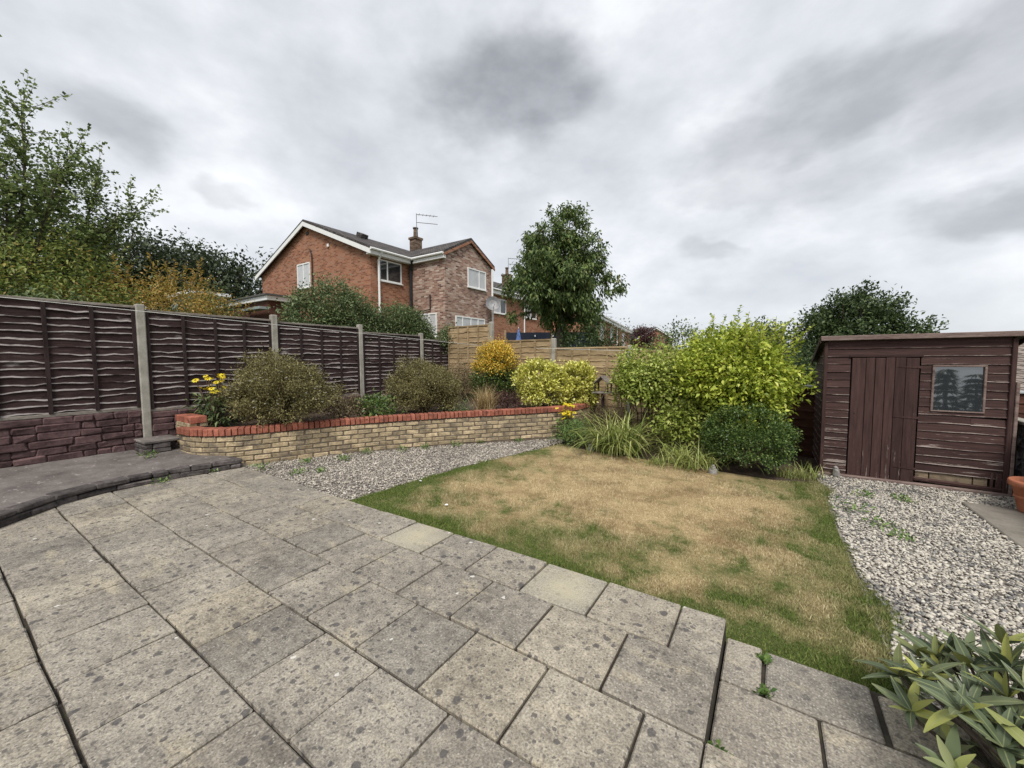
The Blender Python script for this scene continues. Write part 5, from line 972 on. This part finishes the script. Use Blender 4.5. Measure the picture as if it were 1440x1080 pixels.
# left tree: open branching crown of small pale leaves
def branch_tree(name, label, base, limbs_, seed, mat, leaf=(.045, .075), r0=.06):
    t = thing(name, label, 'tree', base); r = random.Random(seed); mb = MB(); P = []; D = []; b = Vector(base)
    def twig(p, d, L, rad):
        n = max(3, int(L/.09)); pts = [p]
        for i in range(n): d = (d+Vector((r.gauss(0, .12), r.gauss(0, .12), r.gauss(.02, .1)))).normalized(); pts.append(pts[-1]+d*L/n)
        mb.tube(pts, [rad*(1-.8*i/n) for i in range(n+1)], 4, cap=False)
        return pts
    for (tip, rr, dens) in limbs_:
        tip = Vector(tip); m1 = b.lerp(tip, .3)+Vector((r.gauss(0, .1), r.gauss(0, .1), .25)); m2 = b.lerp(tip, .68)+Vector((r.gauss(0, .12), r.gauss(0, .12), .18)); ch = [Vector(q) for q in catmull([tuple(b*2-m1), tuple(b), tuple(m1), tuple(m2), tuple(tip), tuple(tip*2-m2)], 7)]
        mb.tube(ch, [rr*(1-.85*i/(len(ch)-1)) for i in range(len(ch))], 6, cap=False)
        for i in range(5, len(ch)):
            for k in range(dens):
                ax = (ch[min(i+1, len(ch)-1)]-ch[i-1]).normalized(); d = (ax*.7+Vector((r.gauss(0, .6), r.gauss(0, .6), r.gauss(.15, .45)))).normalized(); tw = twig(ch[i], d, r.uniform(.3, .75), .006)
                for p, q in zip(tw[:-1], tw[1:]):
                    for j in range(5): P.append(p.lerp(q, r.random())+Vector((r.gauss(0, .025), r.gauss(0, .025), r.gauss(0, .025)))); D.append((q-p).normalized()+Vector((r.gauss(0, .8), r.gauss(0, .8), r.gauss(-.35, .6))))
    n = len(P); link(bpy.data.objects.new('crown', leaf_mesh('crown', np.array(P), np.array(D), rdir(n)*.8+np.array([0, 0, 1]), RNG.uniform(*leaf, n), RNG.uniform(leaf[0]*.8, leaf[1]*.8, n), mat, fold=.15)), t); mb.build('trunk', M_BARK, t)
lt = [((-11.2, .2, 6.3), .05, 4), ((-10.9, .75, 6.2), .05, 4), ((-10.4, .6, 5.6), .045, 4), ((-10.3, 1.2, 5.6), .045, 4), ((-10.5, 1.75, 5.1), .04, 4), ((-10.2, 2.0, 4.7), .035, 4), ((-10.2, 2.45, 4.35), .03, 4), ((-10.0, 1.5, 4.6), .04, 4), ((-10.4, .9, 4.7), .04, 4), ((-11, 1.6, 4.9), .04, 4), ((-10.8, .3, 5.2), .04, 4), ((-9.9, .8, 4.2), .035, 4), ((-10.6, 2.2, 3.9), .035, 4), ((-11.2, -.5, 5.8), .05, 4), ((-10.3, -.1, 4.6), .04, 4), ((-10, 1.9, 3.8), .03, 4)]
branch_tree('poplar_tree', 'open pale leaved tree leaning over the dark fence at the garden edge', (-10.9, .9, 1.2), lt, 17, LF_BIRCH)
shrub('maple_shrub', 'olive green and bronze shrub just behind the dark fence', 'bush', (-9.5, 1.35, 1.2), (1.5, 1.9, 2.15), 190, 46, .045, .085, .45, LF_ACER2, 94, sig=.12, droop=.3, up=-.1)
shrub('maple_shrub', 'deep green leafy shrub spilling over the dark fence top', 'bush', (-8.75, .75, 1.2), (1.0, 1.9, 1.45), 120, 44, .06, .11, .42, LF_IVY, 95, sig=.1, droop=.3, up=-.1)
shrub('bronze_maple', 'amber and bronze feathery shrub rising over the second dark panel', 'bush', (-9.6, 2.75, 1.3), (1.5, 2.3, 1.85), 230, 46, .045, .08, .4, LF_ACER, 96, sig=.085, lump=.26, droop=.25, extra=shoots(16, .3, .6, 9, LF_ACER))
# conifers behind the camera, seen mirrored in the shed window
def conifer(x, y, z, h, label, seed):
    t = thing('conifer', label, 'tree', (x, y, z)); n = 1500; k = np.round(RNG.random(n)*17)/17+RNG.normal(0, .008, n); k = np.clip(k, 0, 1); zz = z+h*(.06+.94*k); rr = (1-k)*h*.3*(.7+.3*np.sin(k*60))*RNG.random(n)**.4; a = RNG.uniform(0, 2*pi, n)
    P = np.c_[x+rr*np.cos(a), y+rr*np.sin(a), zz]; D = np.c_[np.cos(a), np.sin(a), -.25+RNG.normal(0, .2, n)]
    link(bpy.data.objects.new('crown', leaf_mesh('crown', P, D, np.tile([[0, 0, 1.]], (n, 1)), RNG.uniform(.2, .45, n), .08, LF_DARK, droop=.15)), t); MB().tube([(x, y, z), (x, y, z+h*.9)], [.2, .03], 8).build('trunk', M_BARK, t)
conifer(5.85, -8.0, -1.2, 3.9, 'tall dark conifer mirrored in the shed window', 1); conifer(6.75, -8.3, -1.2, 3.75, 'second dark conifer mirrored at the edge of the shed window', 2)
